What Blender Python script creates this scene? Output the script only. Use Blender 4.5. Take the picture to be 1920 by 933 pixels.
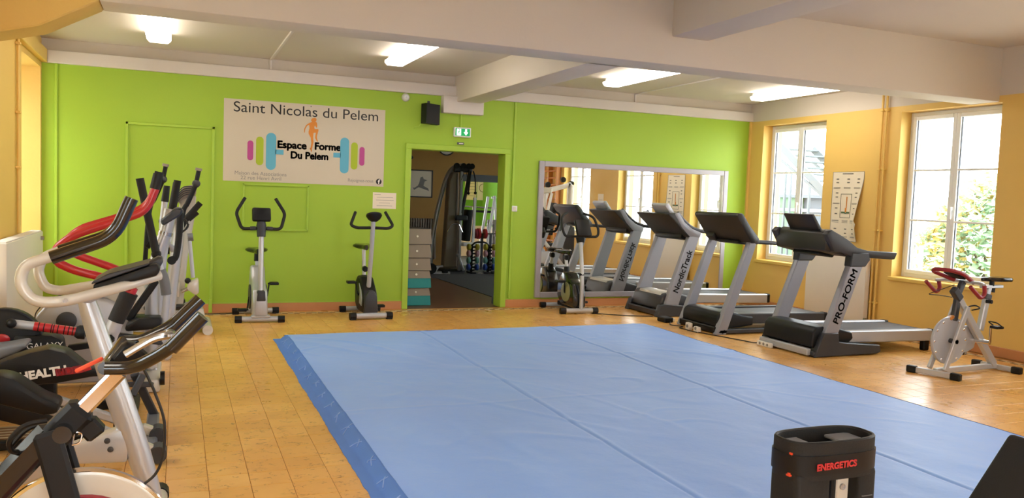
import bpy, bmesh, math, random
from mathutils import Vector, Matrix, noise
random.seed(7)
for o in list(bpy.data.objects): bpy.data.objects.remove(o)
sc = bpy.context.scene
COL = sc.collection

# ------------------------------------------------------------------ camera
FPX = 1531.5
YAW, PITCH, ROLL = math.radians(22.374), math.radians(3.675), math.radians(2.118)
CAM = Vector((0, 0, 1.5))
_f = Vector((math.sin(YAW)*math.cos(PITCH), math.cos(YAW)*math.cos(PITCH), -math.sin(PITCH)))
_r = Vector((math.cos(YAW), -math.sin(YAW), 0)); _u = _r.cross(_f)
CR = math.cos(ROLL)*_r + math.sin(ROLL)*_u
CU = -math.sin(ROLL)*_r + math.cos(ROLL)*_u
cd = bpy.data.cameras.new('camera'); cam = bpy.data.objects.new('camera', cd); COL.objects.link(cam)
cam.matrix_world = Matrix(((CR.x, CU.x, -_f.x, CAM.x), (CR.y, CU.y, -_f.y, CAM.y), (CR.z, CU.z, -_f.z, CAM.z), (0, 0, 0, 1)))
cd.sensor_width = 36; cd.lens = FPX/1920*36; cd.clip_start = 0.05; cd.clip_end = 200
sc.camera = cam
def ray(u, v): return (u-960)/FPX*CR - (v-466.5)/FPX*CU + _f
def at(u, v, y):            # point of the plane y = const seen at a photo pixel
    d = ray(u, v); return CAM + d*((y-CAM.y)/d.y)
def seen(p):
    q = Vector(p)-CAM; z = q.dot(_f)
    return (960+FPX*q.dot(CR)/z, 466.5-FPX*q.dot(CU)/z, z)

# ------------------------------------------------------------------ light
sc.view_settings.view_transform = 'Standard'; sc.view_settings.look = 'None'
sc.view_settings.exposure = 0.74; sc.view_settings.gamma = 1.0; sc.view_settings.use_curve_mapping = False
SKY = 7.0          # overcast sky
LAMP = 7.5         # fluorescent diffusers
w = bpy.data.worlds.new('overcast_sky'); sc.world = w; w.use_nodes = True
bg = w.node_tree.nodes['Background']; bg.inputs[0].default_value = (0.89, 0.95, 1.0, 1); bg.inputs[1].default_value = SKY
def portal(loc, rot, sx, sy):     # daylight entering a window opening
    l = bpy.data.lights.new('window_portal', 'AREA'); l.shape = 'RECTANGLE'; l.size = sx; l.size_y = sy
    l.cycles.is_portal = True
    o = bpy.data.objects.new('window_portal', l); COL.objects.link(o); o.location = loc; o.rotation_euler = rot
D, XR, XL, YN = 10.215, 8.05, -1.37, -2.0          # back wall, window wall, left wall, wall behind the viewer
WIN_R = [(8.64, 9.91), (6.11, 7.41), (3.60, 4.90), (1.10, 2.40)]
WIN_L = [(8.98, 10.15), (6.75, 7.95), (4.25, 5.45), (1.75, 2.95)]
for a, b in WIN_R: portal((XR+.34, (a+b)/2, 1.69), (0, math.pi/2, 0), 1.98, b-a)
WIN_N_ADDED = [(-.9, .5), (1.3, 2.7), (5.2, 6.6)]  # unseen near-wall windows, added to brighten the mat and machines
for a, b in WIN_N_ADDED: portal(((a+b)/2, YN-.28, 1.42), (-math.pi/2, 0, 0), b-a, 1.6)
for a, b in WIN_L: portal((XL-.61, (a+b)/2, 1.69), (0, -math.pi/2, 0), 1.98, b-a)

# ------------------------------------------------------------------ materials
def lin(h):
    h = h.lstrip('#'); c = [int(h[i:i+2], 16)/255 for i in (0, 2, 4)]
    return tuple(x/12.92 if x <= .04045 else ((x+.055)/1.055)**2.4 for x in c)
MATS = {}
def mat(name, col, rough=.5, metal=0., var=.06, scale=6., bump=0., bscale=40., emit=None, spec=.5, coat=0.):
    m = bpy.data.materials.new(name); m.use_nodes = True; nt = m.node_tree; b = nt.nodes['Principled BSDF']
    c = lin(col)
    tc = nt.nodes.new('ShaderNodeTexCoord'); nz = nt.nodes.new('ShaderNodeTexNoise')
    nz.inputs['Scale'].default_value = scale; nz.inputs['Detail'].default_value = 4
    nt.links.new(tc.outputs['Object'], nz.inputs['Vector'])
    mx = nt.nodes.new('ShaderNodeMix'); mx.data_type = 'RGBA'
    mx.inputs[6].default_value = tuple(x*(1-var) for x in c)+(1,); mx.inputs[7].default_value = tuple(min(1, x*(1+var)) for x in c)+(1,)
    nt.links.new(nz.outputs['Fac'], mx.inputs[0]); nt.links.new(mx.outputs[2], b.inputs['Base Color'])
    b.inputs['Roughness'].default_value = rough; b.inputs['Metallic'].default_value = metal
    b.inputs['Specular IOR Level'].default_value = spec
    if coat: b.inputs['Coat Weight'].default_value = coat; b.inputs['Coat Roughness'].default_value = .12
    if bump:
        n2 = nt.nodes.new('ShaderNodeTexNoise'); n2.inputs['Scale'].default_value = bscale; n2.inputs['Detail'].default_value = 5
        nt.links.new(tc.outputs['Object'], n2.inputs['Vector'])
        bp = nt.nodes.new('ShaderNodeBump'); bp.inputs['Strength'].default_value = bump; bp.inputs['Distance'].default_value = .01
        nt.links.new(n2.outputs['Fac'], bp.inputs['Height']); nt.links.new(bp.outputs[0], b.inputs['Normal'])
    if emit:
        b.inputs['Emission Color'].default_value = lin(emit[0])+(1,); b.inputs['Emission Strength'].default_value = emit[1]
    MATS[name] = m; return m
mat('green_paint', '#a2c637', .55, var=.05, scale=1.3, bump=.08, bscale=60)
mat('green_trim', '#a8cc40', .45, var=.04)
mat('yellow_paint', '#ebc46c', .6, var=.06, scale=1.5, bump=.1, bscale=50)
mat('yellow_pale', '#ecc768', .5, var=.05)
mat('white_plaster', '#d6ccbf', .7, var=.03, scale=1.2, bump=.08, bscale=45)
mat('white_band', '#ded6cf', .65, var=.03, scale=2, bump=.05)
mat('terracotta', '#c98a58', .45, var=.1, scale=5)
mat('pvc_white', '#eef0f0', .35, var=.02)
mat('radiator_white', '#e6ded4', .4, var=.02)
mat('gasket', '#3c4048', .6)
mat('silver', '#b9bcc4', .38, metal=.35, var=.04)
mat('silver_light', '#bfc0c3', .3, metal=.45, var=.03)
mat('upright_grey', '#989aa4', .42, metal=.25, var=.04)
mat('pearl_white', '#cbc7be', .28, metal=.1, var=.03, coat=.4)
mat('chrome', '#e0e0e2', .12, metal=1., var=.02)
mat('steel', '#a8a8aa', .25, metal=.9, var=.05)
mat('black_plastic', '#131417', .45, var=.12, scale=10, spec=.3)
mat('black_gloss', '#17181b', .16, var=.1, coat=.5)
mat('black_foam', '#121315', .7, var=.12, bump=.15, bscale=120)
mat('grey_plastic', '#6d7076', .45, var=.06)
mat('dark_grey', '#33353b', .45, var=.08)
mat('belt_rubber', '#4b4d54', .6, var=.08, bump=.1, bscale=200)
mat('console_dark', '#262423', .42, var=.1)
mat('red_paint', '#b8242c', .28, var=.05, coat=.3)
mat('dark_red', '#8e1f2a', .45, var=.06)
mat('orange_red', '#e8502c', .4)
mat('teal', '#1d8a90', .6, var=.06)
mat('step_grey', '#8f8478', .6, var=.06)
mat('banner_white', '#d2c8b4', .55, var=.015)
mat('print_black', '#1b1a1c', .5)
mat('print_grey', '#8b8784', .5)
mat('print_blue', '#5fb2cf', .5, var=.02)
mat('print_lime', '#a9bf1e', .5, var=.02)
mat('print_pink', '#b8468e', .5, var=.02)
mat('print_orange', '#dd8a2c', .5, var=.02)
mat('print_white', '#f4f2ee', .5, var=.01)
mat('print_red', '#c33034', .5)
mat('paper', '#efe4cf', .6, var=.02)
mat('mirror_frame', '#a9a5ab', .4, metal=.25, var=.04)
mat('sign_green', '#0b8a4a', .4, emit=('#0b8a4a', .6))
mat('sign_white', '#ffffff', .4, emit=('#f0fff0', 1.4))
mat('diffuser', '#ffffff', .4, emit=('#fff6ea', LAMP))
mat('lamp_housing', '#d5cfc6', .5)
mat('beige_gym', '#d9d3c6', .35, var=.03)
mat('wood_bar', '#c07c34', .4, var=.12, scale=4)
mat('brown_floor', '#6e4a34', .4, var=.15, scale=3)
mat('rubber_floor', '#45464a', .7, var=.1, scale=8)
mat('tan_paint', '#b98f4e', .7, var=.05)
mat('room_green', '#6fb23a', .6, var=.05)
mat('yellow_db', '#b8b23a', .5); mat('pink_db', '#c79aa6', .5); mat('teal_db', '#6fa8a0', .5); mat('blue_db', '#2d4fa8', .5)
mat('cable_black', '#18181a', .5)
mat('plug_white', '#ece6dc', .4)
mat('leaf', '#92b08c', .6, var=.3, scale=3)
mat('leaf_gold', '#cbb468', .6, var=.2, scale=3)
mat('bark', '#6a5a48', .8)
mat('gravel', '#c9c6be', .9, var=.1)
mat('zinc', '#5c6163', .5, metal=.3)
mat('shed_green', '#4f6b4c', .6)
mat('shed_grey', '#565c62', .6)
mat('rug_light', '#b9a888', .9); mat('rug_brown', '#7c5a3a', .9)
mat('grout', '#a8733a', .8)
mat('mosaic_light', '#d9c8a4', .4); mat('mosaic_dark', '#8d6a48', .4)
mat('olive_disc', '#8f916a', .4)
# glass: thin clear pane
def glass():
    m = bpy.data.materials.new('clear_glass'); m.use_nodes = True; nt = m.node_tree; nt.nodes.clear()
    o = nt.nodes.new('ShaderNodeOutputMaterial'); mx = nt.nodes.new('ShaderNodeMixShader'); t = nt.nodes.new('ShaderNodeBsdfTransparent')
    g = nt.nodes.new('ShaderNodeBsdfGlossy'); g.inputs['Roughness'].default_value = .02; t.inputs[0].default_value = (.97, .985, .98, 1)
    lw = nt.nodes.new('ShaderNodeLayerWeight'); lw.inputs[0].default_value = .5
    pw = nt.nodes.new('ShaderNodeMath'); pw.operation = 'POWER'; pw.inputs[1].default_value = 5.; nt.links.new(lw.outputs['Facing'], pw.inputs[0])
    fr = nt.nodes.new('ShaderNodeMath'); fr.operation = 'MULTIPLY_ADD'; fr.inputs[1].default_value = .9; fr.inputs[2].default_value = .04; nt.links.new(pw.outputs[0], fr.inputs[0])
    nt.links.new(fr.outputs[0], mx.inputs[0]); nt.links.new(t.outputs[0], mx.inputs[1]); nt.links.new(g.outputs[0], mx.inputs[2]); nt.links.new(mx.outputs[0], o.inputs[0])
    MATS['glass'] = m
glass()
mm = mat('mirror_glass', '#f2f4f2', .0, metal=1., var=0.)
def tile_mat():
    m = mat('floor_tile', '#d9913c', .3, var=0, spec=.75); nt = m.node_tree; b = nt.nodes['Principled BSDF']
    g = nt.nodes.new('ShaderNodeNewGeometry')
    def math_(op, a, bb=None):
        n = nt.nodes.new('ShaderNodeMath'); n.operation = op
        if isinstance(a, float): n.inputs[0].default_value = a
        else: nt.links.new(a, n.inputs[0])
        if bb is not None:
            if isinstance(bb, float): n.inputs[1].default_value = bb
            else: nt.links.new(bb, n.inputs[1])
        return n.outputs[0]
    # one tint per tile
    dv = nt.nodes.new('ShaderNodeVectorMath'); dv.operation = 'MULTIPLY_ADD'; dv.inputs[1].default_value = (5, 5, 0); dv.inputs[2].default_value = (.2, 0, 0)
    nt.links.new(g.outputs['Position'], dv.inputs[0])
    fl = nt.nodes.new('ShaderNodeVectorMath'); fl.operation = 'FLOOR'; nt.links.new(dv.outputs[0], fl.inputs[0])
    wn = nt.nodes.new('ShaderNodeTexWhiteNoise'); nt.links.new(fl.outputs[0], wn.inputs['Vector'])
    r1 = nt.nodes.new('ShaderNodeValToRGB'); nt.links.new(wn.outputs['Value'], r1.inputs[0])
    r1.color_ramp.elements[0].color = lin('#dfa655')+(1,); r1.color_ramp.elements[1].color = lin('#edb866')+(1,)
    # each tile has its own cut of the marbling
    off = nt.nodes.new('ShaderNodeVectorMath'); off.operation = 'MULTIPLY_ADD'; off.inputs[1].default_value = (37, 53, 19)
    nt.links.new(wn.outputs['Color'], off.inputs[0]); nt.links.new(g.outputs['Position'], off.inputs[2])
    mp = nt.nodes.new('ShaderNodeMapping'); mp.inputs['Scale'].default_value = (1.0, 2.1, 1); nt.links.new(off.outputs[0], mp.inputs[0])
    n1 = nt.nodes.new('ShaderNodeTexNoise'); n1.inputs['Scale'].default_value = 11; n1.inputs['Detail'].default_value = 3; n1.inputs['Distortion'].default_value = 1.6
    nt.links.new(mp.outputs[0], n1.inputs['Vector'])
    rd = nt.nodes.new('ShaderNodeValToRGB'); e = rd.color_ramp.elements
    e[0].position = .468; e[0].color = (0, 0, 0, 1); e[1].position = .5; e[1].color = (1, 1, 1, 1)
    e2 = e.new(.532); e2.color = (0, 0, 0, 1)
    nt.links.new(n1.outputs['Fac'], rd.inputs[0])
    n2 = nt.nodes.new('ShaderNodeTexNoise'); n2.inputs['Scale'].default_value = 17; nt.links.new(off.outputs[0], n2.inputs['Vector'])
    rm = nt.nodes.new('ShaderNodeValToRGB'); rm.color_ramp.elements[0].position = .53; rm.color_ramp.elements[1].position = .60; nt.links.new(n2.outputs['Fac'], rm.inputs[0])
    vein = math_('MULTIPLY', math_('MULTIPLY', rd.outputs[0], rm.outputs[0]), .85)
    n3 = nt.nodes.new('ShaderNodeTexNoise'); n3.inputs['Scale'].default_value = 5; n3.inputs['Detail'].default_value = 5; nt.links.new(off.outputs[0], n3.inputs['Vector'])
    m1 = nt.nodes.new('ShaderNodeMix'); m1.data_type = 'RGBA'; m1.inputs[7].default_value = lin('#d7994b')+(1,)
    rs = nt.nodes.new('ShaderNodeValToRGB'); rs.color_ramp.elements[0].position = .45; rs.color_ramp.elements[1].position = .75; nt.links.new(n3.outputs['Fac'], rs.inputs[0])
    nt.links.new(math_('MULTIPLY', rs.outputs[0], .7), m1.inputs[0]); nt.links.new(r1.outputs[0], m1.inputs[6])
    m2 = nt.nodes.new('ShaderNodeMix'); m2.data_type = 'RGBA'; m2.inputs[7].default_value = lin('#7a3f14')+(1,)
    nt.links.new(vein, m2.inputs[0]); nt.links.new(m1.outputs[2], m2.inputs[6]); nt.links.new(m2.outputs[2], b.inputs['Base Color'])
    n4 = nt.nodes.new('ShaderNodeTexNoise'); n4.inputs['Scale'].default_value = 2.5; n4.inputs['Detail'].default_value = 6; nt.links.new(g.outputs['Position'], n4.inputs['Vector'])
    rr = nt.nodes.new('ShaderNodeMapRange'); rr.inputs[3].default_value = .2; rr.inputs[4].default_value = .42; nt.links.new(n4.outputs['Fac'], rr.inputs[0]); nt.links.new(rr.outputs[0], b.inputs['Roughness'])
tile_mat()
def cloth_mat():
    m = mat('mat_blue', '#76a7ff', .5, var=.13, scale=1.1, bump=.5, bscale=7, spec=.5)
    nt = m.node_tree; b = nt.nodes['Principled BSDF']; b.inputs['Sheen Weight'].default_value = .25
cloth_mat()
mat('mat_edge', '#5585d8', .6, var=.08)
mat('mat_cord', '#93b3ea', .7)

# ------------------------------------------------------------------ mesh building
class MB:
    def __init__(s): s.bm = bmesh.new()
    def _merge(s, b):
        me = bpy.data.meshes.new('tmp'); b.to_mesh(me); b.free(); s.bm.from_mesh(me); bpy.data.meshes.remove(me)
    def box(s, c, d, rot=(0, 0, 0), bev=0., seg=1, M=None):
        b = bmesh.new(); bmesh.ops.create_cube(b, size=1)
        bmesh.ops.scale(b, vec=d, verts=b.verts)
        if bev: bmesh.ops.bevel(b, geom=list(b.edges), offset=min(bev, min(d)*.49), segments=seg, affect='EDGES', profile=.5)
        X = M if M is not None else Matrix.Translation(c) @ (Matrix.Rotation(rot[2], 4, 'Z') @ Matrix.Rotation(rot[1], 4, 'Y') @ Matrix.Rotation(rot[0], 4, 'X'))
        bmesh.ops.transform(b, matrix=X, verts=b.verts); s._merge(b); return s
    def lo_hi(s, lo, hi, bev=0., seg=1):
        return s.box([(a+b)/2 for a, b in zip(lo, hi)], [abs(b-a) for a, b in zip(lo, hi)], bev=bev, seg=seg)
    def bar(s, p0, p1, w, h, bev=0., up=(0, 1, 0)):      # rectangular bar, w along `up`, h across
        p0 = Vector(p0); p1 = Vector(p1); z = (p1-p0); L = z.length; z.normalize(); u = Vector(up); u = (u-z*u.dot(z)).normalized(); v = z.cross(u)
        M = Matrix(((u.x, v.x, z.x, 0), (u.y, v.y, z.y, 0), (u.z, v.z, z.z, 0), (0, 0, 0, 1))); M.translation = (p0+p1)/2
        return s.box(None, (w, h, L), bev=bev, M=M)
    def tube(s, pts, r, seg=10, closed=False, flat=1.):
        pts = [Vector(p) for p in pts]; n = len(pts)
        rs = r if isinstance(r, (list, tuple)) else [r]*n
        tang = []
        for i in range(n):
            a = pts[(i-1) % n] if (closed or i > 0) else pts[0]; b = pts[(i+1) % n] if (closed or i < n-1) else pts[-1]
            tang.append((b-a).normalized())
        u = tang[0].orthogonal().normalized(); rings = []
        for i in range(n):
            t = tang[i]; u = (u-t*u.dot(t)); u = u.normalized() if u.length > 1e-6 else t.orthogonal().normalized(); v = t.cross(u)
            rings.append([s.bm.verts.new(pts[i]+(math.cos(2*math.pi*k/seg)*u+math.sin(2*math.pi*k/seg)*v*flat)*rs[i]) for k in range(seg)])
        m = n if closed else n-1
        for i in range(m):
            A, B = rings[i], rings[(i+1) % n]
            for k in range(seg): s.bm.faces.new((A[k], A[(k+1) % seg], B[(k+1) % seg], B[k]))
        if not closed: s.bm.faces.new(rings[0][::-1]); s.bm.faces.new(rings[-1])
        return s
    def cyl(s, p0, p1, r0, r1=None, seg=16): return s.tube([p0, p1], [r0, r0 if r1 is None else r1], seg)
    def lathe(s, prof, p, axis, seg=24):                 # prof: (radius, height along axis)
        ax = Vector(axis).normalized(); u = ax.orthogonal().normalized(); v = ax.cross(u); p = Vector(p); rings = []
        for r, h in prof: rings.append([s.bm.verts.new(p+ax*h+(math.cos(2*math.pi*k/seg)*u+math.sin(2*math.pi*k/seg)*v)*max(r, 1e-4)) for k in range(seg)])
        for A, B in zip(rings, rings[1:]):
            for k in range(seg): s.bm.faces.new((A[k], A[(k+1) % seg], B[(k+1) % seg], B[k]))
        s.bm.faces.new(rings[0][::-1]); s.bm.faces.new(rings[-1]); return s
    def prism(s, poly, pl, a, b, bev=0., seg=1):         # outline in plane pl ('xz','yz','xy') pushed from a to b
        def P(q, h):
            return {'xz': (q[0], h, q[1]), 'yz': (h, q[0], q[1]), 'xy': (q[0], q[1], h)}[pl]
        t = bmesh.new(); A = [t.verts.new(P(q, a)) for q in poly]; B = [t.verts.new(P(q, b)) for q in poly]
        t.faces.new(A); t.faces.new(B[::-1]); n = len(poly)
        for i in range(n): t.faces.new((A[i], B[i], B[(i+1) % n], A[(i+1) % n]))
        bmesh.ops.recalc_face_normals(t, faces=t.faces)
        if bev: bmesh.ops.bevel(t, geom=[e for e in t.edges], offset=bev, segments=seg, affect='EDGES', profile=.5, clamp_overlap=True)
        s._merge(t); return s
    def quadprism(s, A, B):                               # two matching outlines of 3-D points joined
        t = bmesh.new(); a = [t.verts.new(p) for p in A]; b = [t.verts.new(p) for p in B]; t.faces.new(a); t.faces.new(b[::-1]); n = len(a)
        for i in range(n): t.faces.new((a[i], b[i], b[(i+1) % n], a[(i+1) % n]))
        bmesh.ops.recalc_face_normals(t, faces=t.faces); s._merge(t); return s
    def ball(s, c, r, seg=14, rot=None):
        t = bmesh.new(); bmesh.ops.create_uvsphere(t, u_segments=seg, v_segments=max(6, seg//2), radius=1)
        M = Matrix.Translation(c) @ (rot or Matrix.Identity(4)) @ Matrix.Diagonal((*(r if hasattr(r, '__len__') else (r, r, r)), 1))
        bmesh.ops.transform(t, matrix=M, verts=t.verts); s._merge(t); return s
    def mesh(s, name, material, ang=35):
        bmesh.ops.recalc_face_normals(s.bm, faces=s.bm.faces)
        me = bpy.data.meshes.new(name); s.bm.to_mesh(me); s.bm.free()
        for p in me.polygons: p.use_smooth = True
        me.set_sharp_from_angle(angle=math.radians(ang))
        me.materials.append(MATS[material]); return me
    def top(s, name, material, label=None, cat=None, group=None, kind=None):
        o = bpy.data.objects.new(name, s.mesh(name, material)); COL.objects.link(o); tag(o, label, cat, group, kind); return o
def tag(o, label=None, cat=None, group=None, kind=None):
    if label: o['label'] = label
    if cat: o['category'] = cat
    if group: o['group'] = group
    if kind: o['kind'] = kind
class Thing:                                             # an Empty at the thing's base that parents its parts
    def __init__(s, name, label, cat, loc, group=None, kind=None):
        s.o = bpy.data.objects.new(name, None); COL.objects.link(s.o); s.o.location = loc; s.o.empty_display_size = .1
        s.off = Vector(loc); tag(s.o, label, cat, group, kind)
    def part(s, name, mb, material, parent=None, label=None, kind=None):
        me = mb if isinstance(mb, bpy.types.Mesh) else mb.mesh(name, material)
        me.transform(Matrix.Translation(-s.off))
        o = bpy.data.objects.new(name, me); COL.objects.link(o); o.parent = parent or s.o
        if label: o['label'] = label
        if kind: o['kind'] = kind
        return o
def curve(pts, n=6):                                     # smooth line through points
    pts = [Vector(p) for p in pts]; out = []
    for i in range(len(pts)-1):
        p0 = pts[max(i-1, 0)]; p1 = pts[i]; p2 = pts[i+1]; p3 = pts[min(i+2, len(pts)-1)]
        for k in range(n):
            t = k/n; out.append(.5*((2*p1)+(p2-p0)*t+(2*p0-5*p1+4*p2-p3)*t*t+(3*p1-p0-3*p2+p3)*t**3))
    out.append(pts[-1]); return out
def fillet(pts, r, n=5):                                 # polyline with rounded corners
    pts = [Vector(p) for p in pts]; out = [pts[0]]
    for a, b, c in zip(pts, pts[1:], pts[2:]):
        d1 = (a-b); d2 = (c-b); k = min(r, d1.length*.48, d2.length*.48); p = b+d1.normalized()*k; q = b+d2.normalized()*k
        for i in range(n+1):
            t = i/n; out.append(p*(1-t)**2+b*2*t*(1-t)+q*t*t)
    out.append(pts[-1]); return out
def rounded(x0, x1, z0, z1, r, n=5):
    out = []
    for cx, cz, a0 in ((x1-r, z1-r, 0), (x0+r, z1-r, 90), (x0+r, z0+r, 180), (x1-r, z0+r, 270)):
        for i in range(n+1):
            a = math.radians(a0+90*i/n); out.append((cx+r*math.cos(a), cz+r*math.sin(a)))
    return out
def text_mesh(body, size, org, xd, yd, material, align='CENTER', ext=.0008, stretch=1., off=0., bold=0.):
    c = bpy.data.curves.new('lettering', 'FONT'); c.body = body; c.size = size; c.extrude = ext; c.align_x = align; c.align_y = 'CENTER'; c.offset = off
    o = bpy.data.objects.new('lettering', c); COL.objects.link(o); bpy.context.view_layer.update()
    me = bpy.data.meshes.new_from_object(o); bpy.data.objects.remove(o); bpy.data.curves.remove(c)
    if bold:
        b = bmesh.new()
        for dx, dy in ((-1, 0), (1, 0), (0, -1), (0, 1), (-.7, -.7), (.7, .7), (-.7, .7), (.7, -.7)):
            n0 = len(b.verts); b.from_mesh(me); b.verts.ensure_lookup_table()
            for v in b.verts[n0:]: v.co.x += dx*bold; v.co.y += dy*bold
        b.to_mesh(me); b.free()
    x = Vector(xd).normalized(); y = Vector(yd).normalized(); z = x.cross(y); x = x*stretch
    M = Matrix(((x.x, y.x, z.x, 0), (x.y, y.y, z.y, 0), (x.z, y.z, z.z, 0), (0, 0, 0, 1))); M.translation = Vector(org)
    me.transform(M); me.materials.clear(); me.materials.append(MATS[material]); me.name = 'lettering'; return me
BX, BZ = (1, 0, 0), (0, 0, 1)      # reading directions on the back wall

# ------------------------------------------------------------------ the room
def struct(name, mb, material, **k):
    o = mb.top(name, material); o['kind'] = 'structure'; return o
def wall_cells(mb, us, zs, holes, put):
    us = sorted(set(us)); zs = sorted(set(zs))
    for a, b in zip(us, us[1:]):
        for c, d in zip(zs, zs[1:]):
            m, n = (a+b)/2, (c+d)/2
            if any(h[0] < m < h[1] and h[2] < n < h[3] for h in holes): continue
            put(mb, a, b, c, d)
fl = struct('floor', MB().lo_hi((XL-.35, YN-.3, -.2), (XR+.35, D+.02, -.0035)), 'grout')
tile = MB().box((0, 0, -.006), (.1972, .1972, .012), bev=.0016).mesh('tile', 'floor_tile')
MATX = (.9, 5.2); MATY = (2.62, 8.34)
cells = []
i0 = int(math.floor((XL-.16)/.2)); i1 = int(math.ceil((XR-.16)/.2))
for i in range(i0, i1):
    for j in range(int(YN/.2), int(D/.2)+1):
        cx, cy = .16+.2*i+.1, .2*j+.1
        if cx < XL+.06 or cx > XR-.06 or cy > D-.08: continue
        s_ = 0
        if cy > 1.5:
            u, v, z = seen((cx, cy, 0))
            inmat = MATX[0] < cx-.1 and cx+.1 < MATX[1] and MATY[0] < cy-.1 and cy+.1 < MATY[1]
            if 0 < u < 1920 and 0 < v < 945 and not inmat: s_ = 1/z
        cells.append((s_, cx, cy))
cells.sort(reverse=True)
rest = bmesh.new()
for k, (s_, cx, cy) in enumerate(cells):
    if k < 300 and s_ > 0:
        o = bpy.data.objects.new('tile', tile); COL.objects.link(o); o.location = (cx, cy, 0); o.parent = fl
    else:
        n0 = len(rest.verts); rest.from_mesh(tile); rest.verts.ensure_lookup_table()
        for v in rest.verts[n0:]: v.co += Vector((cx, cy, 0))
me = bpy.data.meshes.new('far_tiles'); rest.to_mesh(me); rest.free(); me.materials.append(MATS['floor_tile'])
o = bpy.data.objects.new('far_tiles', me); COL.objects.link(o); o.parent = fl; o['kind'] = 'stuff'
# little mosaic border along the back and window walls
ml, md = MB(), MB()
for k in range(int((XR-XL-.4)/.07)):
    x = XL+.2+k*.07
    for r in range(2): (ml if (k+r) % 2 else md).box((x, D-.2+.05*r, .0012), (.06, .044, .003))
for k in range(int((D-.3-YN)/.07)):
    y = YN+.2+k*.07
    for r in range(2): (ml if (k+r) % 2 else md).box((XR-.2+.05*r, y, .0012), (.044, .06, .003))
for m_, mt in ((ml, 'mosaic_light'), (md, 'mosaic_dark')):
    o = m_.top('border_mosaic', mt, kind='stuff'); o.parent = fl

DX0, DX1, DZ = 2.75, 4.06, 2.07
mb = MB()
wall_cells(mb, [XL-.35, DX0, DX1, XR+.35], [-.02, DZ, 2.758], [(DX0, DX1, -.02, DZ)], lambda m, a, b, c, d: m.lo_hi((a, D, c), (b, D+.22, d)))
wb = struct('wall_back', mb, 'green_paint')
mb = MB().lo_hi((XL-.35, D, 2.758), (XR+.35, D+.22, 3.3)); struct('trim_1', mb, 'white_plaster')
mb = MB().lo_hi((XL+.06, D-.06, 2.758), (XR, D+.01, 2.894), bev=.006)
cor = struct('trim_2', mb, 'white_band')
mb = MB().lo_hi((3.14, D-.11, 2.54), (3.69, D+.01, 2.76), bev=.006); struct('trim_3', mb, 'white_band')
# right wall with four windows
mb = MB(); wz = (.70, 2.685)
wall_cells(mb, [YN-.3, D+.22]+[v for p in WIN_R for v in p], [-.02, wz[0], wz[1], 2.755], [(a, b, *wz) for a, b in WIN_R], lambda m, a, b, c, d: m.lo_hi((XR, a, c), (XR+.35, b, d)))
wr = struct('wall_right', mb, 'yellow_paint')
struct('trim_4', MB().lo_hi((XR, YN-.3, 2.755), (XR+.35, D+.22, 3.3)), 'white_plaster')
mb = MB()
wall_cells(mb, [YN-.3, D+.22]+[v for p in WIN_L for v in p], [-.02, wz[0], 2.70, 3.3], [(a, b, wz[0], 2.70) for a, b in WIN_L], lambda m, a, b, c, d: m.lo_hi((XL-.62, a, c), (XL, b, d)))
wl = struct('wall_left', mb, 'yellow_paint')
struct('trim_5', MB().lo_hi((XL-.01, 6.5, 2.76), (XL+.06, D, 2.9), bev=.006), 'yellow_paint')
mb = MB()
wall_cells(mb, [XL-.35, XR+.35]+[v for p in WIN_N_ADDED for v in p], [-.02, .62, 2.22, 3.3], [(a, b, .62, 2.22) for a, b in WIN_N_ADDED], lambda m, a, b, c, d: m.lo_hi((a, YN-.3, c), (b, YN, d)))
struct('wall_near', mb, 'yellow_paint')
# ceiling, beams
struct('ceiling', MB().lo_hi((XL-.35, 6.4, 3.02), (XR+.35, D+.22, 3.2)), 'white_plaster')
struct('ceiling_near', MB().lo_hi((XL-.35, YN-.3, 3.25), (XR+.35, 6.2, 3.4)), 'white_plaster')
struct('beam_main', MB().prism([(-.49, 3.35), (XR+.05, 3.35), (XR+.05, 2.69), (-.49, 2.69)], 'xz', 6.15, 6.5, bev=.012, seg=2), 'white_plaster')
struct('beam_haunch', MB().prism([(-.49, 3.34), (-.49, 2.69), (-.84, 2.49), (XL-.05, 2.33), (XL-.05, 3.34)], 'xz', 6.15, 6.5, bev=.01), 'yellow_paint')
struct('beam_cross', MB().lo_hi((3.32, 6.45, 2.69), (3.66, D+.02, 3.1), bev=.012, seg=2), 'white_plaster')
struct('beam_cross_near', MB().lo_hi((3.96, YN, 2.935), (4.34, 6.2, 3.3), bev=.012, seg=2), 'white_plaster')
# skirting
struct('baseboard_back', MB().lo_hi((XL, D-.022, 0), (DX0-.06, D, .105), bev=.004).lo_hi((DX1+.06, D-.022, 0), (XR, D, .105), bev=.004), 'terracotta')
struct('baseboard_right', MB().lo_hi((XR-.02, YN, 0), (XR, D-.02, .105), bev=.004), 'terracotta')
struct('baseboard_left', MB().lo_hi((XL, YN, 0), (XL+.02, D-.02, .105), bev=.004), 'terracotta')
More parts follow.
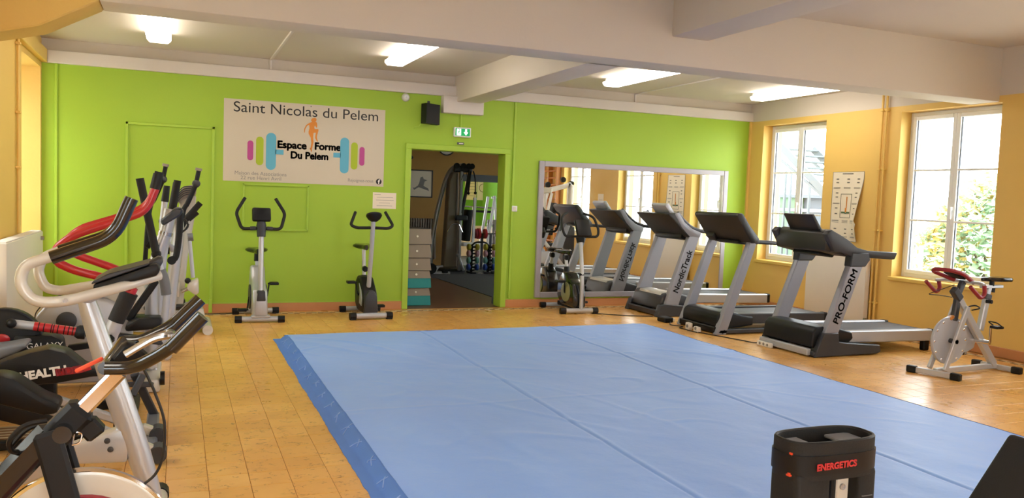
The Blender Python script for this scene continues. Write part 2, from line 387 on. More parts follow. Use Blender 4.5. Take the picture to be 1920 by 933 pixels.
# door casing and flat mouldings on the green wall
cas = struct('door_frame', MB().lo_hi((DX0-.065, D-.03, 0), (DX0+.012, D+.23, DZ-.01), bev=.006).lo_hi((DX1-.012, D-.03, 0), (DX1+.065, D+.23, DZ-.01), bev=.006).lo_hi((DX0-.065, D-.03, DZ-.012), (DX1+.065, D+.23, DZ+.062), bev=.006), 'green_trim')
def frame_strip(mb, x0, x1, z0, z1, wd=.022, bottom=True):
    mb.lo_hi((x0, D-.02, z0), (x0+wd, D+.004, z1), bev=.004); mb.lo_hi((x1-wd, D-.02, z0), (x1, D+.004, z1), bev=.004)
    mb.lo_hi((x0, D-.02, z1-wd), (x1, D+.004, z1), bev=.004)
    if bottom: mb.lo_hi((x0, D-.02, z0), (x1, D+.004, z0+wd), bev=.004)
    return mb
struct('trim_6', frame_strip(MB(), -.545, .40, .105, 2.18, .03, False), 'green_trim')
struct('trim_7', frame_strip(MB(), .72, 1.49, .98, 1.54), 'green_trim')
struct('trim_8', MB().lo_hi((-1.245, D-.02, .1), (-1.215, D+.004, 2.76), bev=.005), 'green_trim')
struct('trim_9', MB().lo_hi((4.165, D-.02, .12), (4.195, D+.004, 2.76), bev=.005), 'green_trim')
struct('trim_10', MB().lo_hi((.355, D-.035, .0), (.395, D+.004, .16), bev=.005).lo_hi((.365, D-.025, .1), (.385, D, .5), bev=.004), 'green_trim')
struct('trim_11', MB().lo_hi((3.405, D-.02, 2.36), (3.425, D+.004, 2.55), bev=.004), 'green_trim')
struct('trim_12', MB().lo_hi((XL-.01, D-.012, .105), (DX0-.06, D+.003, .117)).lo_hi((DX1+.06, D-.012, .105), (XR, D+.003, .117)), 'green_trim')
struct('trim_13', MB().lo_hi((XR-.03, D-.03, 0.1), (XR+.0, D+.003, 2.76)), 'yellow_paint')
# thin conduits on the ceiling
struct('trim_14', MB().lo_hi((1.0, 6.5, 3.0), (1.03, D-.06, 3.022), bev=.004).lo_hi((1.0, D-.02, 2.89), (1.03, D, 3.02), bev=.004), 'white_band')
struct('trim_15', MB().lo_hi((6.0, 6.5, 3.004), (6.02, D-.02, 3.022), bev=.003).lo_hi((6.0, D-.02, 2.89), (6.02, D, 3.02), bev=.003), 'white_band')

def window(n, y0, y1, z0, z1, x, side, fixed=None):
    """two-leaf casement, each leaf with three panes; side = +1 when the glass lies towards +x"""
    t = Thing('window_%d' % n, None, None, (x, (y0+y1)/2, z0), kind='structure')
    d0, d1 = (x, x+.06*side) if side > 0 else (x-.06, x)
    def fr(mb, a, b, c, d, wd, xa, xb, bev=.006):
        mb.lo_hi((xa, a, c), (xb, a+wd, d), bev=bev); mb.lo_hi((xa, b-wd, c), (xb, b, d), bev=bev)
        mb.lo_hi((xa, a+wd, c), (xb, b-wd, c+wd), bev=bev); mb.lo_hi((xa, a+wd, d-wd), (xb, b-wd, d), bev=bev); return mb
    t.part('frame', fr(MB(), y0, y1, z0, z1, .055, d0, d1), 'pvc_white')
    ym = (y0+y1)/2
    for a, b, h in ((y0+.05, ym, 0), (ym, y1-.05, 1)):
        xa, xb = (d0-.02, d1-.02) if side > 0 else (d0+.02, d1+.02)
        s_ = t.part('sash', fr(MB(), a, b, z0+.045, z1-.045, .05, xa, xb), 'pvc_white')
        H = (z1-z0-.19); xm = (xa+xb)/2
        for k in (1, 2):
            zc = z0+.095+H*k/3; t.part('glazing_bar', MB().lo_hi((xa+.008, a+.045, zc-.011), (xb-.008, b-.045, zc+.011), bev=.003), 'pvc_white', s_)
        for k in range(3):
            za, zb = z0+.095+H*k/3, z0+.095+H*(k+1)/3
            t.part('pane', MB().lo_hi((xm-.002, a+.05, za), (xm+.002, b-.05, zb)), 'glass', s_)
        t.part('gasket', MB().lo_hi((xm-.008, b-.056, z0+.09), (xm+.008, b-.048, z1-.09)), 'gasket', s_)
        if h == 0:
            hx = xa-.03 if side > 0 else xb+.03
            t.part('handle', MB().lo_hi((min(hx, xm), b-.03, z0+.82), (max(hx, xm), b-.01, z0+.86), bev=.003).lo_hi((hx-.01, b-.032, z0+.72), (hx+.01, b-.008, z0+.86), bev=.005), 'pvc_white', s_)
    return t
for n, (a, b) in enumerate(WIN_R, 1): window(n, a+.0, b-.0, .705, 2.68, XR+.16, 1)
for n, (a, b) in enumerate(WIN_L, 5): window(n, a, b, .705, 2.695, XL-.44, -1)
for n, (a, b) in enumerate(WIN_N_ADDED, 11):          # added windows behind the viewer, unseen, they lift the light level
    t = Thing('window_%d' % n, None, None, ((a+b)/2, YN-.2, .62), kind='structure')
    mb = MB()
    for x0, x1, z0, z1 in ((a, a+.07, .62, 2.22), (b-.07, b, .62, 2.22), ((a+b)/2-.05, (a+b)/2+.05, .69, 2.15), (a+.07, b-.07, .62, .69), (a+.07, b-.07, 2.15, 2.22), (a+.07, b-.07, 1.40, 1.43)): mb.lo_hi((x0, YN-.2, z0), (x1, YN-.14, z1), bev=.005)
    t.part('frame', mb, 'pvc_white')
    for x0, x1 in ((a+.07, (a+b)/2-.05), ((a+b)/2+.05, b-.07)): t.part('pane', MB().lo_hi((x0, YN-.172, .69), (x1, YN-.168, 2.15)), 'glass')
mb = MB()
for a, b in WIN_R: mb.lo_hi((XR-.03, a-.03, .655), (XR+.2, b+.03, .702), bev=.008)
struct('trim_16', mb, 'yellow_pale')
mb = MB()
for a, b in WIN_L: mb.lo_hi((XL-.46, a-.03, .655), (XL+.03, min(b+.03, D-.01), .702), bev=.008)
struct('trim_17', mb, 'yellow_pale')
# ------------------------------------------------------------------ ceiling lamps
LP = [(-.185, 'leftmost ceiling lamp, above the green panelled corner'), (2.25, 'ceiling lamp above the banner, left of the cross beam'),
      (5.02, 'ceiling lamp above the mirror, right of the cross beam'), (7.28, 'ceiling lamp nearest the window wall'),]
def lamp(x, y0, y1, zc, label):
    t = Thing('ceiling_lamp', 'glowing long white '+label, 'ceiling lamp', (x, (y0+y1)/2, zc), 'fluorescent ceiling lamps')
    t.part('housing', MB().lo_hi((x-.075, y0, zc-.05), (x+.075, y1, zc), bev=.006), 'lamp_housing')
    pr = [(x-.115, zc-.05), (x+.115, zc-.05), (x+.115, zc-.075), (x+.085, zc-.105), (x-.085, zc-.105), (x-.115, zc-.075)]
    t.part('diffuser', MB().prism(pr, 'xz', y0+.03, y1-.03, bev=.004), 'diffuser')
    for y in (y0, y1): t.part('end_cap', MB().prism(pr, 'xz', y-.005 if y == y1 else y, y+.03 if y == y0 else y, bev=.002), 'lamp_housing')
for x, lb in LP: lamp(x, 7.55, 9.15, 3.02, lb)
for k, x in enumerate((-.185, 2.25, 5.02, 7.28)):  # unseen lamps of the near bay, added for interior brightness
    lamp(x, .6, 2.2, 3.25, 'ceiling lamp of the near bay, added out of view, %s from the left wall' % ('first', 'second', 'third', 'fourth')[k])

# ------------------------------------------------------------------ things on the green wall
bx0, bx1, bz0, bz1 = .496, 2.412, 1.562, 2.523
t = Thing('wall_banner', 'large white banner with black lettering and a coloured dumbbell on the green wall', 'banner', (1.454, D-.004, bz0))
yb = D-.006
t.part('panel', MB().lo_hi((bx0, D-.006, bz0), (bx1, D, bz1)), 'banner_white')
def bxp(u): return bx0+(u-50)/1482*(bx1-bx0)          # banner print measured along the sheet
def bzp(u, v):                                         # v measured from the sheet's sloping top edge
    top = 65+(u-50)*115/1482; bot = 825+(u-45)*60/1480; return bz1-(v-top)/(bot-top)*(bz1-bz0)
W = (bx1-bx0)/1482
def tx(s, u, v, size, m='print_black', align='CENTER', st=1., off=0., bold=0.): return t.part('lettering', text_mesh(s, size, (bxp(u), yb-.001, bzp(u, v)), BX, BZ, m, align, .0006, st, off, bold), m)
tx('Saint Nicolas du Pelem', 800, 195, .172, st=1.09)
tx('Espace', 655, 500, .120, st=1.06, bold=.0055); tx('Forme', 985, 517, .120, st=1.0, bold=.0055); tx('Du Pelem', 818, 600, .118, st=.97, bold=.0055)
tx('Maison des Associations', 380, 763, .062, 'print_grey', st=.98); tx('22 rue Henri Avril', 383, 805, .062, 'print_grey', st=1.02); tx('Rejoignez-nous', 1308, 828, .056, 'print_grey', st=.94)
for u, w_, v0, v1, m in ((284, 52, 455, 638, 'print_pink'), (367, 66, 420, 683, 'print_lime'), (467, 90, 385, 727, 'print_blue'), (1146, 84, 430, 760, 'print_blue'), (1240, 64, 475, 725, 'print_lime'), (1314, 50, 517, 690, 'print_pink')):
    hw = w_*W/2; z1_, z0_ = bzp(u, v0), bzp(u, v1)
    t.part('dumbbell_plate', MB().prism(rounded(bxp(u)-hw, bxp(u)+hw, z0_, z1_, hw*.98), 'xz', yb-.002, yb), m)
t.part('dumbbell_bar', MB().lo_hi((bxp(505), yb-.002, bzp(545, 585)), (bxp(580), yb, bzp(545, 540))), 'print_blue')
t.part('dumbbell_bar', MB().lo_hi((bxp(1040), yb-.002, bzp(1075, 614)), (bxp(1110), yb, bzp(1075, 570))), 'print_blue')
# walking figure
fig = [(838, 250), (862, 246), (876, 258), (874, 276), (866, 284), (880, 292), (884, 318), (882, 338), (874, 336), (862, 318), (856, 334), (860, 350), (892, 350), (896, 362), (884, 410), (882, 432), (894, 466), (884, 466), (868, 436), (866, 424), (872, 384), (850, 386), (848, 420), (852, 470), (838, 540), (838, 566), (818, 530), (826, 520), (832, 480), (826, 430), (806, 395), (804, 375), (812, 340), (808, 312), (790, 320), (774, 350), (770, 382), (764, 384), (764, 348), (780, 314), (812, 292), (834, 286), (826, 272), (828, 258)]
t.part('walking_figure', MB().prism([(bxp(a), bzp(a, b)) for a, b in fig], 'xz', yb-.0022, yb), 'print_orange')
c_ = (bxp(1485), bzp(1485, 838)); t.part('round_logo', MB().cyl((c_[0], yb-.002, c_[1]), (c_[0], yb, c_[1]), .036, seg=28), 'print_black')
t.part('lettering', text_mesh('f', .075, (c_[0], yb-.0028, c_[1]-.004), BX, BZ, 'print_white', off=.003), 'print_white')
t.part('screw', MB().cyl((bxp(823), yb-.003, bzp(823, 143)), (bxp(823), yb, bzp(823, 143)), .009, seg=10), 'print_grey')

t = Thing('paper_notice', 'small white paper notice taped beside the doorway', 'notice', (2.43, D-.002, 1.283))
t.part('sheet', MB().lo_hi((2.282, D-.004, 1.285), (2.582, D, 1.488)), 'paper')
mb = MB()
for k, (a, b) in enumerate(((.02, .10), (.05, .26), (.04, .27), (.08, .22), (.05, .25))): mb.lo_hi((2.282+a, D-.005, 1.46-.035*k), (2.282+b, D-.003, 1.464-.035*k))
t.part('print_lines', mb, 'print_grey')

t = Thing('alarm_siren', 'round white alarm sounder high on the green wall', 'alarm', (2.666, D, 2.70))
t.part('base', MB().lathe([(.05, 0), (.052, .02), (.047, .03)], (2.666, D, 2.70), (0, -1, 0)), 'lamp_housing')
t.part('horn', MB().lathe([(.036, .02), (.038, .045), (.028, .06), (.014, .055), (.006, .062)], (2.666, D, 2.70), (0, -1, 0)), 'pvc_white')

t = Thing('loudspeaker', 'black box loudspeaker on a bracket above the doorway', 'speaker', (2.975, D, 2.38))
A = [(2.895, D-.19, 2.385), (3.085, D-.14, 2.375), (3.085, D-.02, 2.375), (2.865, D-.05, 2.385)]
t.part('cabinet', MB().quadprism(A, [(x, y, z+.25) for x, y, z in A]), 'black_plastic')
t.part('grille', MB().quadprism([(2.905, D-.192, 2.395), (3.078, D-.1465, 2.387), (3.078, D-.1435, 2.387), (2.905, D-.189, 2.395)], [(2.905, D-.192, 2.622), (3.078, D-.1465, 2.614), (3.078, D-.1435, 2.614), (2.905, D-.189, 2.622)]), 'black_foam')
t.part('bracket', MB().bar((2.95, D-.08, 2.60), (2.95, D-.08, 2.67), .02, .03).bar((2.95, D, 2.66), (2.95, D-.09, 2.66), .02, .02), 'dark_grey')
t.part('cable', MB().tube(curve([(2.87, D-.03, 2.38), (2.84, D-.03, 2.34), (2.80, D-.02, 2.335), (2.79, D-.01, 2.32)]), .006, 6), 'green_trim')

t = Thing('exit_sign', 'lit green and white emergency exit sign above the doorway', 'exit sign', (3.43, D, 2.25))
t.part('case', MB().lo_hi((3.315, D-.05, 2.245), (3.547, D, 2.372), bev=.008), 'pvc_white')
t.part('face', MB().lo_hi((3.332, D-.053, 2.262), (3.53, D-.045, 2.355), bev=.002), 'sign_green')
y = D-.0545
m_ = MB().lo_hi((3.35, y, 2.268), (3.405, D-.05, 2.349)); t.part('door_symbol', m_, 'sign_white')
mb = MB().ball((3.384, y-.001, 2.338), (.008, .002, .008), 8).bar((3.382, y-.001, 2.328), (3.376, y-.001, 2.30), .003, .012).bar((3.376, y-.001, 2.302), (3.393, y-.001, 2.29), .003, .008).bar((3.393, y-.001, 2.292), (3.389, y-.001, 2.274), .003, .007).bar((3.376, y-.001, 2.302), (3.366, y-.001, 2.284), .003, .008).bar((3.366, y-.001, 2.286), (3.355, y-.001, 2.283), .003, .007).bar((3.383, y-.001, 2.325), (3.396, y-.001, 2.312), .003, .006).bar((3.38, y-.001, 2.325), (3.366, y-.001, 2.315), .003, .006)
t.part('running_figure', mb, 'sign_green')
t.part('arrow', MB().prism([(3.462, 2.35), (3.487, 2.35), (3.487, 2.31), (3.505, 2.31), (3.4745, 2.27), (3.444, 2.31), (3.462, 2.31)], 'xz', y, D-.05), 'sign_white')

t = Thing('door_label', 'tiny grey name plate on the door casing', 'label', (3.411, D-.03, 2.15))
t.part('plate', MB().lo_hi((3.365, D-.034, 2.148), (3.46, D-.028, 2.178), bev=.002), 'zinc')
t.part('print_lines', MB().lo_hi((3.39, D-.035, 2.159), (3.448, D-.033, 2.168)), 'print_white')
t = Thing('light_switch', 'small white light switch right of the doorway', 'switch', (4.212, D, 1.30))
t.part('plate', MB().lo_hi((4.172, D-.03, 1.298), (4.25, D, 1.376), bev=.006), 'pvc_white'); t.part('rocker', MB().lo_hi((4.19, D-.036, 1.312), (4.232, D-.028, 1.362), bev=.003), 'radiator_white')

# mirror
mx0, mx1, mz0, mz1 = 4.55, 7.655, .127, 2.0
t = Thing('wall_mirror', 'large wall mirror in a flat grey frame behind the treadmills', 'mirror', (6.1, D-.03, mz0))
A = [(mx0+.05, D-.022, mz0+.05), (mx1-.05, D-.022, mz0+.05), (mx1-.05, D-.022, mz1-.05), (mx0+.05, D-.022, mz1-.05)]
MROT = .004
t.part('glass', MB().quadprism([(x, y-.012-(x-6.1)*MROT, z) for x, y, z in A], [(x, D-.002, z) for x, y, z in A]), 'mirror_glass')
mb = MB()
for a, b in (((mx0, D-.045, mz0), (mx0+.075, D, mz1)), ((mx1-.075, D-.05, mz0), (mx1, D, mz1)), ((mx0+.075, D-.047, mz0), (mx1-.075, D, mz0+.075)), ((mx0+.075, D-.047, mz1-.075), (mx1-.075, D, mz1))): mb.lo_hi(a, b, bev=.005)
t.part('frame', mb, 'mirror_frame')

# ------------------------------------------------------------------ things on the window wall
t = Thing('panel_radiator', 'flat white radiator under the poster on the window wall', 'radiator', (7.98, 8.2, .07))
t.part('panel', MB().lo_hi((7.93, 7.69, .07), (8.01, 8.73, .915), bev=.012, seg=2), 'radiator_white')
t.part('top_grille', MB().lo_hi((7.94, 7.71, .912), (8.005, 8.71, .925), bev=.003), 'white_band')
t.part('bracket', MB().lo_hi((7.99, 7.9, .3), (XR-.002, 7.94, .4)).lo_hi((7.99, 8.5, .3), (XR-.002, 8.54, .4)), 'zinc')
t.part('valve', MB().cyl((7.95, 7.69, .13), (7.95, 7.66, .13), .02), 'steel')
for lb, y in (('left', 7.665), ('right', 7.60)):
    t = Thing('heating_pipe', 'thin yellow heating pipe on the window wall, %s one of the pair' % lb, 'pipe', (8.012, y, 0), 'pair of heating pipes by the poster')
    t.part('pipe', MB().cyl((8.012, y, 0), (8.012, y, 3.02), .014, seg=12), 'yellow_paint')
    for z in (.35, 1.25, 2.0, 2.72): t.part('clip', MB().lo_hi((7.994, y-.022, z-.01), (XR, y+.022, z+.01), bev=.004), 'yellow_pale')
# curling wall chart
t = Thing('exercise_poster', 'cream exercise wall chart curling at its lower right corner', 'poster', (XR, 8.18, 1.05))
NU, NV = 14, 20
def chart(s_, v):                  # s_ 0 left .. 1 right, v 0 top .. 1 bottom
    w0 = 1.0 if v < .72 else 1.0
    y = 8.455-.0*v-s_*.535
    c = max(0, s_-.35)/.65; d = max(0, v-.12)/.88
    lift = .11*c*c*d*(1.0 if v < .8 else 1-.75*(v-.8)/.2)
    shrink = .10*c*c*d*(1 if v < .74 else .4)
    return (XR-.006-lift, y+shrink, 1.98-.90*v)
bm = bmesh.new(); g = [[bm.verts.new(chart(i/NU, j/NV)) for i in range(NU+1)] for j in range(NV+1)]
g2 = [[bm.verts.new(Vector(chart(i/NU, j/NV))+Vector((.0015, 0, 0))) for i in range(NU+1)] for j in range(NV+1)]
for j in range(NV):
    for i in range(NU): bm.faces.new((g[j][i], g[j+1][i], g[j+1][i+1], g[j][i+1])); bm.faces.new((g2[j][i], g2[j][i+1], g2[j+1][i+1], g2[j+1][i]))
for i in range(NU):
    bm.faces.new((g[0][i], g[0][i+1], g2[0][i+1], g2[0][i])); bm.faces.new((g[NV][i], g2[NV][i], g2[NV][i+1], g[NV][i+1]))
for j in range(NV):
    bm.faces.new((g[j][0], g2[j][0], g2[j+1][0], g[j+1][0])); bm.faces.new((g[j][NU], g[j+1][NU], g2[j+1][NU], g2[j][NU]))
mb = MB(); mb.bm = bm; t.part('sheet', mb, 'paper')
def cq(mb, a, b, c, d, off=.0035):
    P = [chart(a, c), chart(b, c), chart(b, d), chart(a, d)]; n = 3
    mb.quadprism([(x-off, y, z) for x, y, z in P], [(x-off+.0012, y, z) for x, y, z in P])
mb = MB(); cq(mb, .32, .66, .025, .035)
for r, v in enumerate((.10, .15, .30, .36, .52, .60, .82, .88)):
    for c in (.13, .48, .80):
        if .28 < v < .7 and c == .48: continue
        cq(mb, c, c+.08, v, v+.012)
t.part('small_figures', mb, 'dark_grey')
mb = MB()
for v in (.225, .235, .45, .46, .70, .71, .73, .93, .94):
    for c in (.05, .38, .72):
        if .28 < v < .68 and c == .38: continue
        cq(mb, c, c+.22, v, v+.005)
t.part('print_lines', mb, 'print_grey')
mb = MB()
for a, b, c, d in ((.30, .68, .32, .325), (.30, .68, .66, .665), (.30, .31, .32, .665), (.67, .68, .32, .665)): cq(mb, a, b, c, d)
t.part('inner_border', mb, 'print_black')
mb = MB(); cq(mb, .49, .525, .36, .52); cq(mb, .46, .52, .52, .585); t.part('torso_figure', mb, 'print_orange')
mb = MB(); cq(mb, .34, .47, .575, .60); cq(mb, .51, .64, .575, .60); cq(mb, .45, .53, .59, .605); t.part('leg_figure', mb, 'shed_green')
mb = MB()
for a, b, c, d in ((0, 1, 0, .004), (0, .012, 0, 1), (.988, 1, 0, 1), (0, 1, .994, 1)):
    n = 10
    for k in range(n): cq(mb, a+(b-a)*k/n if b-a > .5 else a, a+(b-a)*(k+1)/n if b-a > .5 else b, c+(d-c)*k/n if d-c > .5 else c, c+(d-c)*(k+1)/n if d-c > .5 else d, .002)
t.part('border_line', mb, 'print_grey')

# left wall: radiator in the corner and a pipe
t = Thing('column_radiator', 'tall cream radiator on the left wall by the green corner', 'radiator', (XL+.1, 8.3, .08))
t.part('panel', MB().lo_hi((XL+.03, 7.35, .1), (XL+.15, 9.2, .99), bev=.012, seg=2), 'radiator_white')
t.part('top_grille', MB().lo_hi((XL+.05, 7.38, .988), (XL+.14, 9.17, 1.0), bev=.004), 'white_band')
t.part('valve', MB().cyl((XL+.15, 9.05, .93), (XL+.18, 9.05, .93), .02), 'steel')
t.part('foot', MB().lo_hi((XL+.05, 7.6, 0), (XL+.12, 7.66, .12)).lo_hi((XL+.05, 8.9, 0), (XL+.12, 8.96, .12)), 'white_band')
t = Thing('wall_pipe', 'yellow heating pipe on the left wall beside the window recess', 'pipe', (XL+.02, 8.67, 0))
t.part('pipe', MB().cyl((XL+.022, 8.67, 1.0), (XL+.022, 8.67, 2.76), .014, seg=12), 'yellow_paint')
for z in (1.6, 2.1, 2.72): t.part('clip', MB().lo_hi((XL, 8.645, z-.012), (XL+.045, 8.695, z+.012), bev=.004), 'yellow_paint')

# ------------------------------------------------------------------ blue floor mat
t = Thing('gym_mat', 'large blue padded exercise mat covering the middle of the floor', 'mat', (3.05, 5.4, 0))
NX, NY = 190, 250
def matz(x, y):
    dl, dr, db, df = x-MATX[0], MATX[1]-x, MATY[1]-y, y-MATY[0]
    def edge(d, w_): return 0 if d <= 0 else (1 if d >= w_ else math.sin(d/w_*math.pi/2))
    e = edge(dl-.055, .075)*edge(dr, .035)*edge(db, .035)*edge(df, .05)
    z = .046*e
    n1 = noise.noise((x*1.1, y*.9, 3)); n2 = noise.noise((x*3.2+y*.8, y*2.2-x*.5, 7)); n3 = noise.ridged_multi_fractal((x*.9+.3*y, y*.8, 1.7), 1., 2., 3, 1., 2.) if False else noise.noise((x*6+y*3, y*1.2-x*2, 11))
    wr = noise.noise((x*1.3+y*.9, y*.45-x*.35, 21)); wr = max(0, 1-abs(wr)*13)*max(0, noise.noise((x*.8, y*.7, 31))+.15)
    wr2 = noise.noise((x*2.1-y*.5, y*1.9+x*.3, 41)); wr2 = max(0, 1-abs(wr2)*10)*max(0, noise.noise((x*1.6, y*1.4, 51)))
    z += e*(.007*n1+.005*n2+.0025*n3+.016*wr+.013*wr2)
    for sx in (2.39, 3.89): z -= .004*math.exp(-((x-sx-.012*noise.noise((0, y*1.5, sx)))/.010)**2)*e; z += .004*math.exp(-((x-sx-.03)/.02)**2)*e
    for sy, xa, xb in ((5.3, 1.0, 5.1),): z += .004*math.exp(-((y-sy-.05*noise.noise((x*1.3, 0, 2)))/.02)**2)*e
    return max(z, .004)+.004*(1-e)*(.5+.5*noise.noise((x*9, y*5, 2)))
xs = sorted(set([MATX[0]+(MATX[1]-MATX[0])*i/NX for i in range(NX+1)]+[MATX[0]+.01*i for i in range(1, 16)]+[MATX[1]-.007*i for i in range(1, 7)]+[sx+d*.008 for sx in (2.39, 3.89) for d in range(-5, 9)]))
ys = sorted(set([MATY[0]+(MATY[1]-MATY[0])*i/NY for i in range(NY+1)]+[MATY[1]-.007*i for i in range(1, 7)]))
bm = bmesh.new(); G = []
for j, y in enumerate(ys):
    row = []
    for i, x in enumerate(xs):
        px, py = x, y
        if i == 0: px += .012*noise.noise((0, y*2.3, 5))+.006*noise.noise((0, y*11, 9))-.006
        if i == len(xs)-1: px += .012*noise.noise((1, y*1.5, 5))
        if j == len(ys)-1: py += .014*noise.noise((x*1.2, 3, 5))+.035*(x-3)/2.1
        elif j > len(ys)-30: py += (.035*(x-3)/2.1)*(j-(len(ys)-30))/29
        row.append(bm.verts.new((px, py, matz(x, y))))
    G.append(row)
for j in range(len(ys)-1):
    for i in range(len(xs)-1): bm.faces.new((G[j][i], G[j][i+1], G[j+1][i+1], G[j+1][i]))
e = [ed for ed in bm.edges if ed.is_boundary]; r = bmesh.ops.extrude_edge_only(bm, edges=e)
for v in [v for v in r['geom'] if isinstance(v, bmesh.types.BMVert)]: v.co.z = .0005
mb = MB(); mb.bm = bm; bm2 = bm.copy()
bmesh.ops.delete(bm, geom=[f for f in bm.faces if f.calc_center_median().x < MATX[0]+.125], context='FACES')
bmesh.ops.delete(bm2, geom=[f for f in bm2.faces if f.calc_center_median().x >= MATX[0]+.125], context='FACES')
t.part('cover', mb.mesh('cover', 'mat_blue', 60), 'mat_blue')
mb = MB(); mb.bm = bm2; t.part('edge_band', mb.mesh('edge_band', 'mat_edge', 60), 'mat_edge')
mb = MB().tube([(MATX[0]+.13+.004*noise.noise((0, k*.7, 1)), 2.75+k*.1, matz(MATX[0]+.13, 2.75+k*.1)+.001) for k in range(55)], .0035, 6); t.part('seam_piping', mb, 'mat_edge')
mb = MB().tube([(MATX[1]-.03, 2.75+k*.1, matz(MATX[1]-.03, 2.75+k*.1)+.0) for k in range(55)], .004, 6); t.part('seam_piping', mb, 'mat_edge')
mb = MB().tube([(MATX[0]+.1+k*.1, MATY[1]-.03+.035*(MATX[0]+.1+k*.1-3)/2.1, .042) for k in range(42)], .004, 6); t.part('seam_piping', mb, 'mat_edge')
for k in range(17):
    y = 3.1+k*.31+random.uniform(-.02, .02); x = MATX[0]+.085
    r_ = lambda a: random.uniform(-a, a)
    P = [(x+.03+r_(.012), y+.03+r_(.02), 0), (x+.005+r_(.008), y+.005, 0), (x-.012+r_(.02), y-.06+r_(.03), 0)]; Q = [(x-.03+r_(.02), y+.02+r_(.025), 0), (x+.0, y+.012+r_(.01), 0), (x+.02+r_(.015), y-.01+r_(.03), 0)]
    t.part('lace', MB().tube(curve([(a, b, matz(a, b)+.003) for a, b, c in P], 4), .003, 5).tube(curve([(a, b, matz(a, b)+.003) for a, b, c in Q], 4), .003, 5), 'mat_cord')

# ------------------------------------------------------------------ treadmills
def treadmill(label, y0, y1, S):
    """front at small x; the near side is y0; S holds this machine's measured profile"""
    t = Thing('treadmill', label, 'treadmill', (S['x0']+.9, (y0+y1)/2, 0), 'treadmills in front of the windows')
    ym = (y0+y1)/2
    for y, s_ in ((y0, 1), (y1, -1)):
        b, tp = S['up']                     # ((x0,x1,z),(x0,x1,z)) foot and head of the upright
        ya, yb_ = (y, y+.075*s_) if s_ > 0 else (y-.075, y)
        o = t.part('upright', MB().prism([(b[0], b[2]), (b[1], b[2]), (tp[1], tp[2]), (tp[0], tp[2])], 'xz', ya, yb_, bev=.007), 'upright_grey')
        if S.get('text'):
            u = Vector((tp[0]-b[0], 0, tp[2]-b[2])).normalized(); f = S['text_at']; c = Vector(((b[0]+b[1])/2*(1-f)+(tp[0]+tp[1])/2*f, y-.0012*s_, b[2]*(1-f)+tp[2]*f))
            v = Vector((-u.z, 0, u.x))*s_
            t.part('lettering', text_mesh(S['text'], S['text_size'], c, u, v, 'print_black', ext=.0006, stretch=S.get('st', 1.), bold=S['text_size']*.022), 'print_black', o)
        if S.get('boot'):
            ob = t.part('foot_cover', MB().prism(S['boot'], 'xz', ya-.012, yb_+.012, bev=.008), 'dark_grey')
        else:
            mb = MB()
            for q in ((.03, .03), (.09, .05), (.07, .02)): mb.cyl((b[0]+q[0]+.02, y-.003*s_, b[2]+q[1]), (b[0]+q[0]+.02, y, b[2]+q[1]), .008, seg=10)
            t.part('bolts', mb, 'black_plastic', o)
        if S.get('collar'): t.part('collar', MB().prism(S['collar'], 'xz', ya-.012, yb_+.012, bev=.01), 'dark_grey')
        t.part('handrail', MB().prism(S['arm'], 'xz', ya-.004, yb_+.004, bev=.014, seg=2), S.get('arm_mat', 'dark_grey'))
        if S.get('grip'): t.part('hand_grip', MB().tube(fillet([Vector((p[0], (ya+yb_)/2, p[1])) for p in S['grip']], .06), .026, 10, flat=.9), 'dark_grey')
        t.part('base_rail', MB().lo_hi((S['x0']+.06, min(ya, yb_), .012), (S['base_end'], max(ya, yb_), .06), bev=.008), S.get('rail_mat', 'dark_grey'))
        t.part('rear_foot', MB().lo_hi((S['x1']-.11, ya+.06*s_ if s_ > 0 else yb_-.06-.0, 0), (S['x1']-.03, ya+.13 if s_ > 0 else yb_-.13+.07, .12), bev=.012), 'black_plastic')
        rl = [(S['deck0'], S['dz']-.10), (S['x1'], S['dz']-.12), (S['x1'], S['dz']+.005), (S['deck0'], S['dz']+.02)]
        o = t.part('side_rail', MB().prism(rl, 'xz', ya+.055 if s_ > 0 else yb_-.055-.085, ya+.14 if s_ > 0 else yb_-.055, bev=.01), S['side'])
        t.part('end_cap', MB().lo_hi((S['x1']-.02, ya+.05 if s_ > 0 else yb_-.145, S['dz']-.115), (S['x1']+.04, ya+.145 if s_ > 0 else yb_-.05, S['dz']+.008), bev=.012), 'black_plastic')
    t.part('front_crossbar', MB().lo_hi((S['x0']+.02, y0+.05, .015), (S['x0']+.075, y1-.05, .085), bev=.008), S.get('cross', 'upright_grey'))
    t.part('deck', MB().lo_hi((S['deck0']-.1, y0+.13, S['dz']-.08), (S['x1']-.02, y1-.13, S['dz']-.02), bev=.006), 'black_plastic')
    t.part('running_belt', MB().lo_hi((S['deck0']-.12, y0+.145, S['dz']-.03), (S['x1'], y1-.145, S['dz']-.008), bev=.01, seg=2), 'belt_rubber')
    t.part('rear_roller', MB().cyl((S['x1']+.0, y0+.13, S['dz']-.05), (S['x1']+.0, y1-.13, S['dz']-.05), .042, seg=16), 'black_plastic')
    h = t.part('motor_hood', MB().prism(S['hood'], 'xz', y0+.045, y1-.045, bev=.03, seg=3), S.get('hood_mat', 'black_plastic'))
    if S.get('hood_top'): t.part('hood_panel', MB().prism(S['hood_top'], 'xz', y0+.12, y1-.16, bev=.005), 'pearl_white', h)
    c = t.part('console', MB().prism(S['con'], 'xz', y0+S['cin'], y1-S['cin'], bev=.018, seg=2), 'console_dark')
    for q in S.get('extra', ()): t.part(q[0], MB().prism(q[1], 'xz', y0+q[2], y1-q[3], bev=.012, seg=2), q[4], c)
    return t
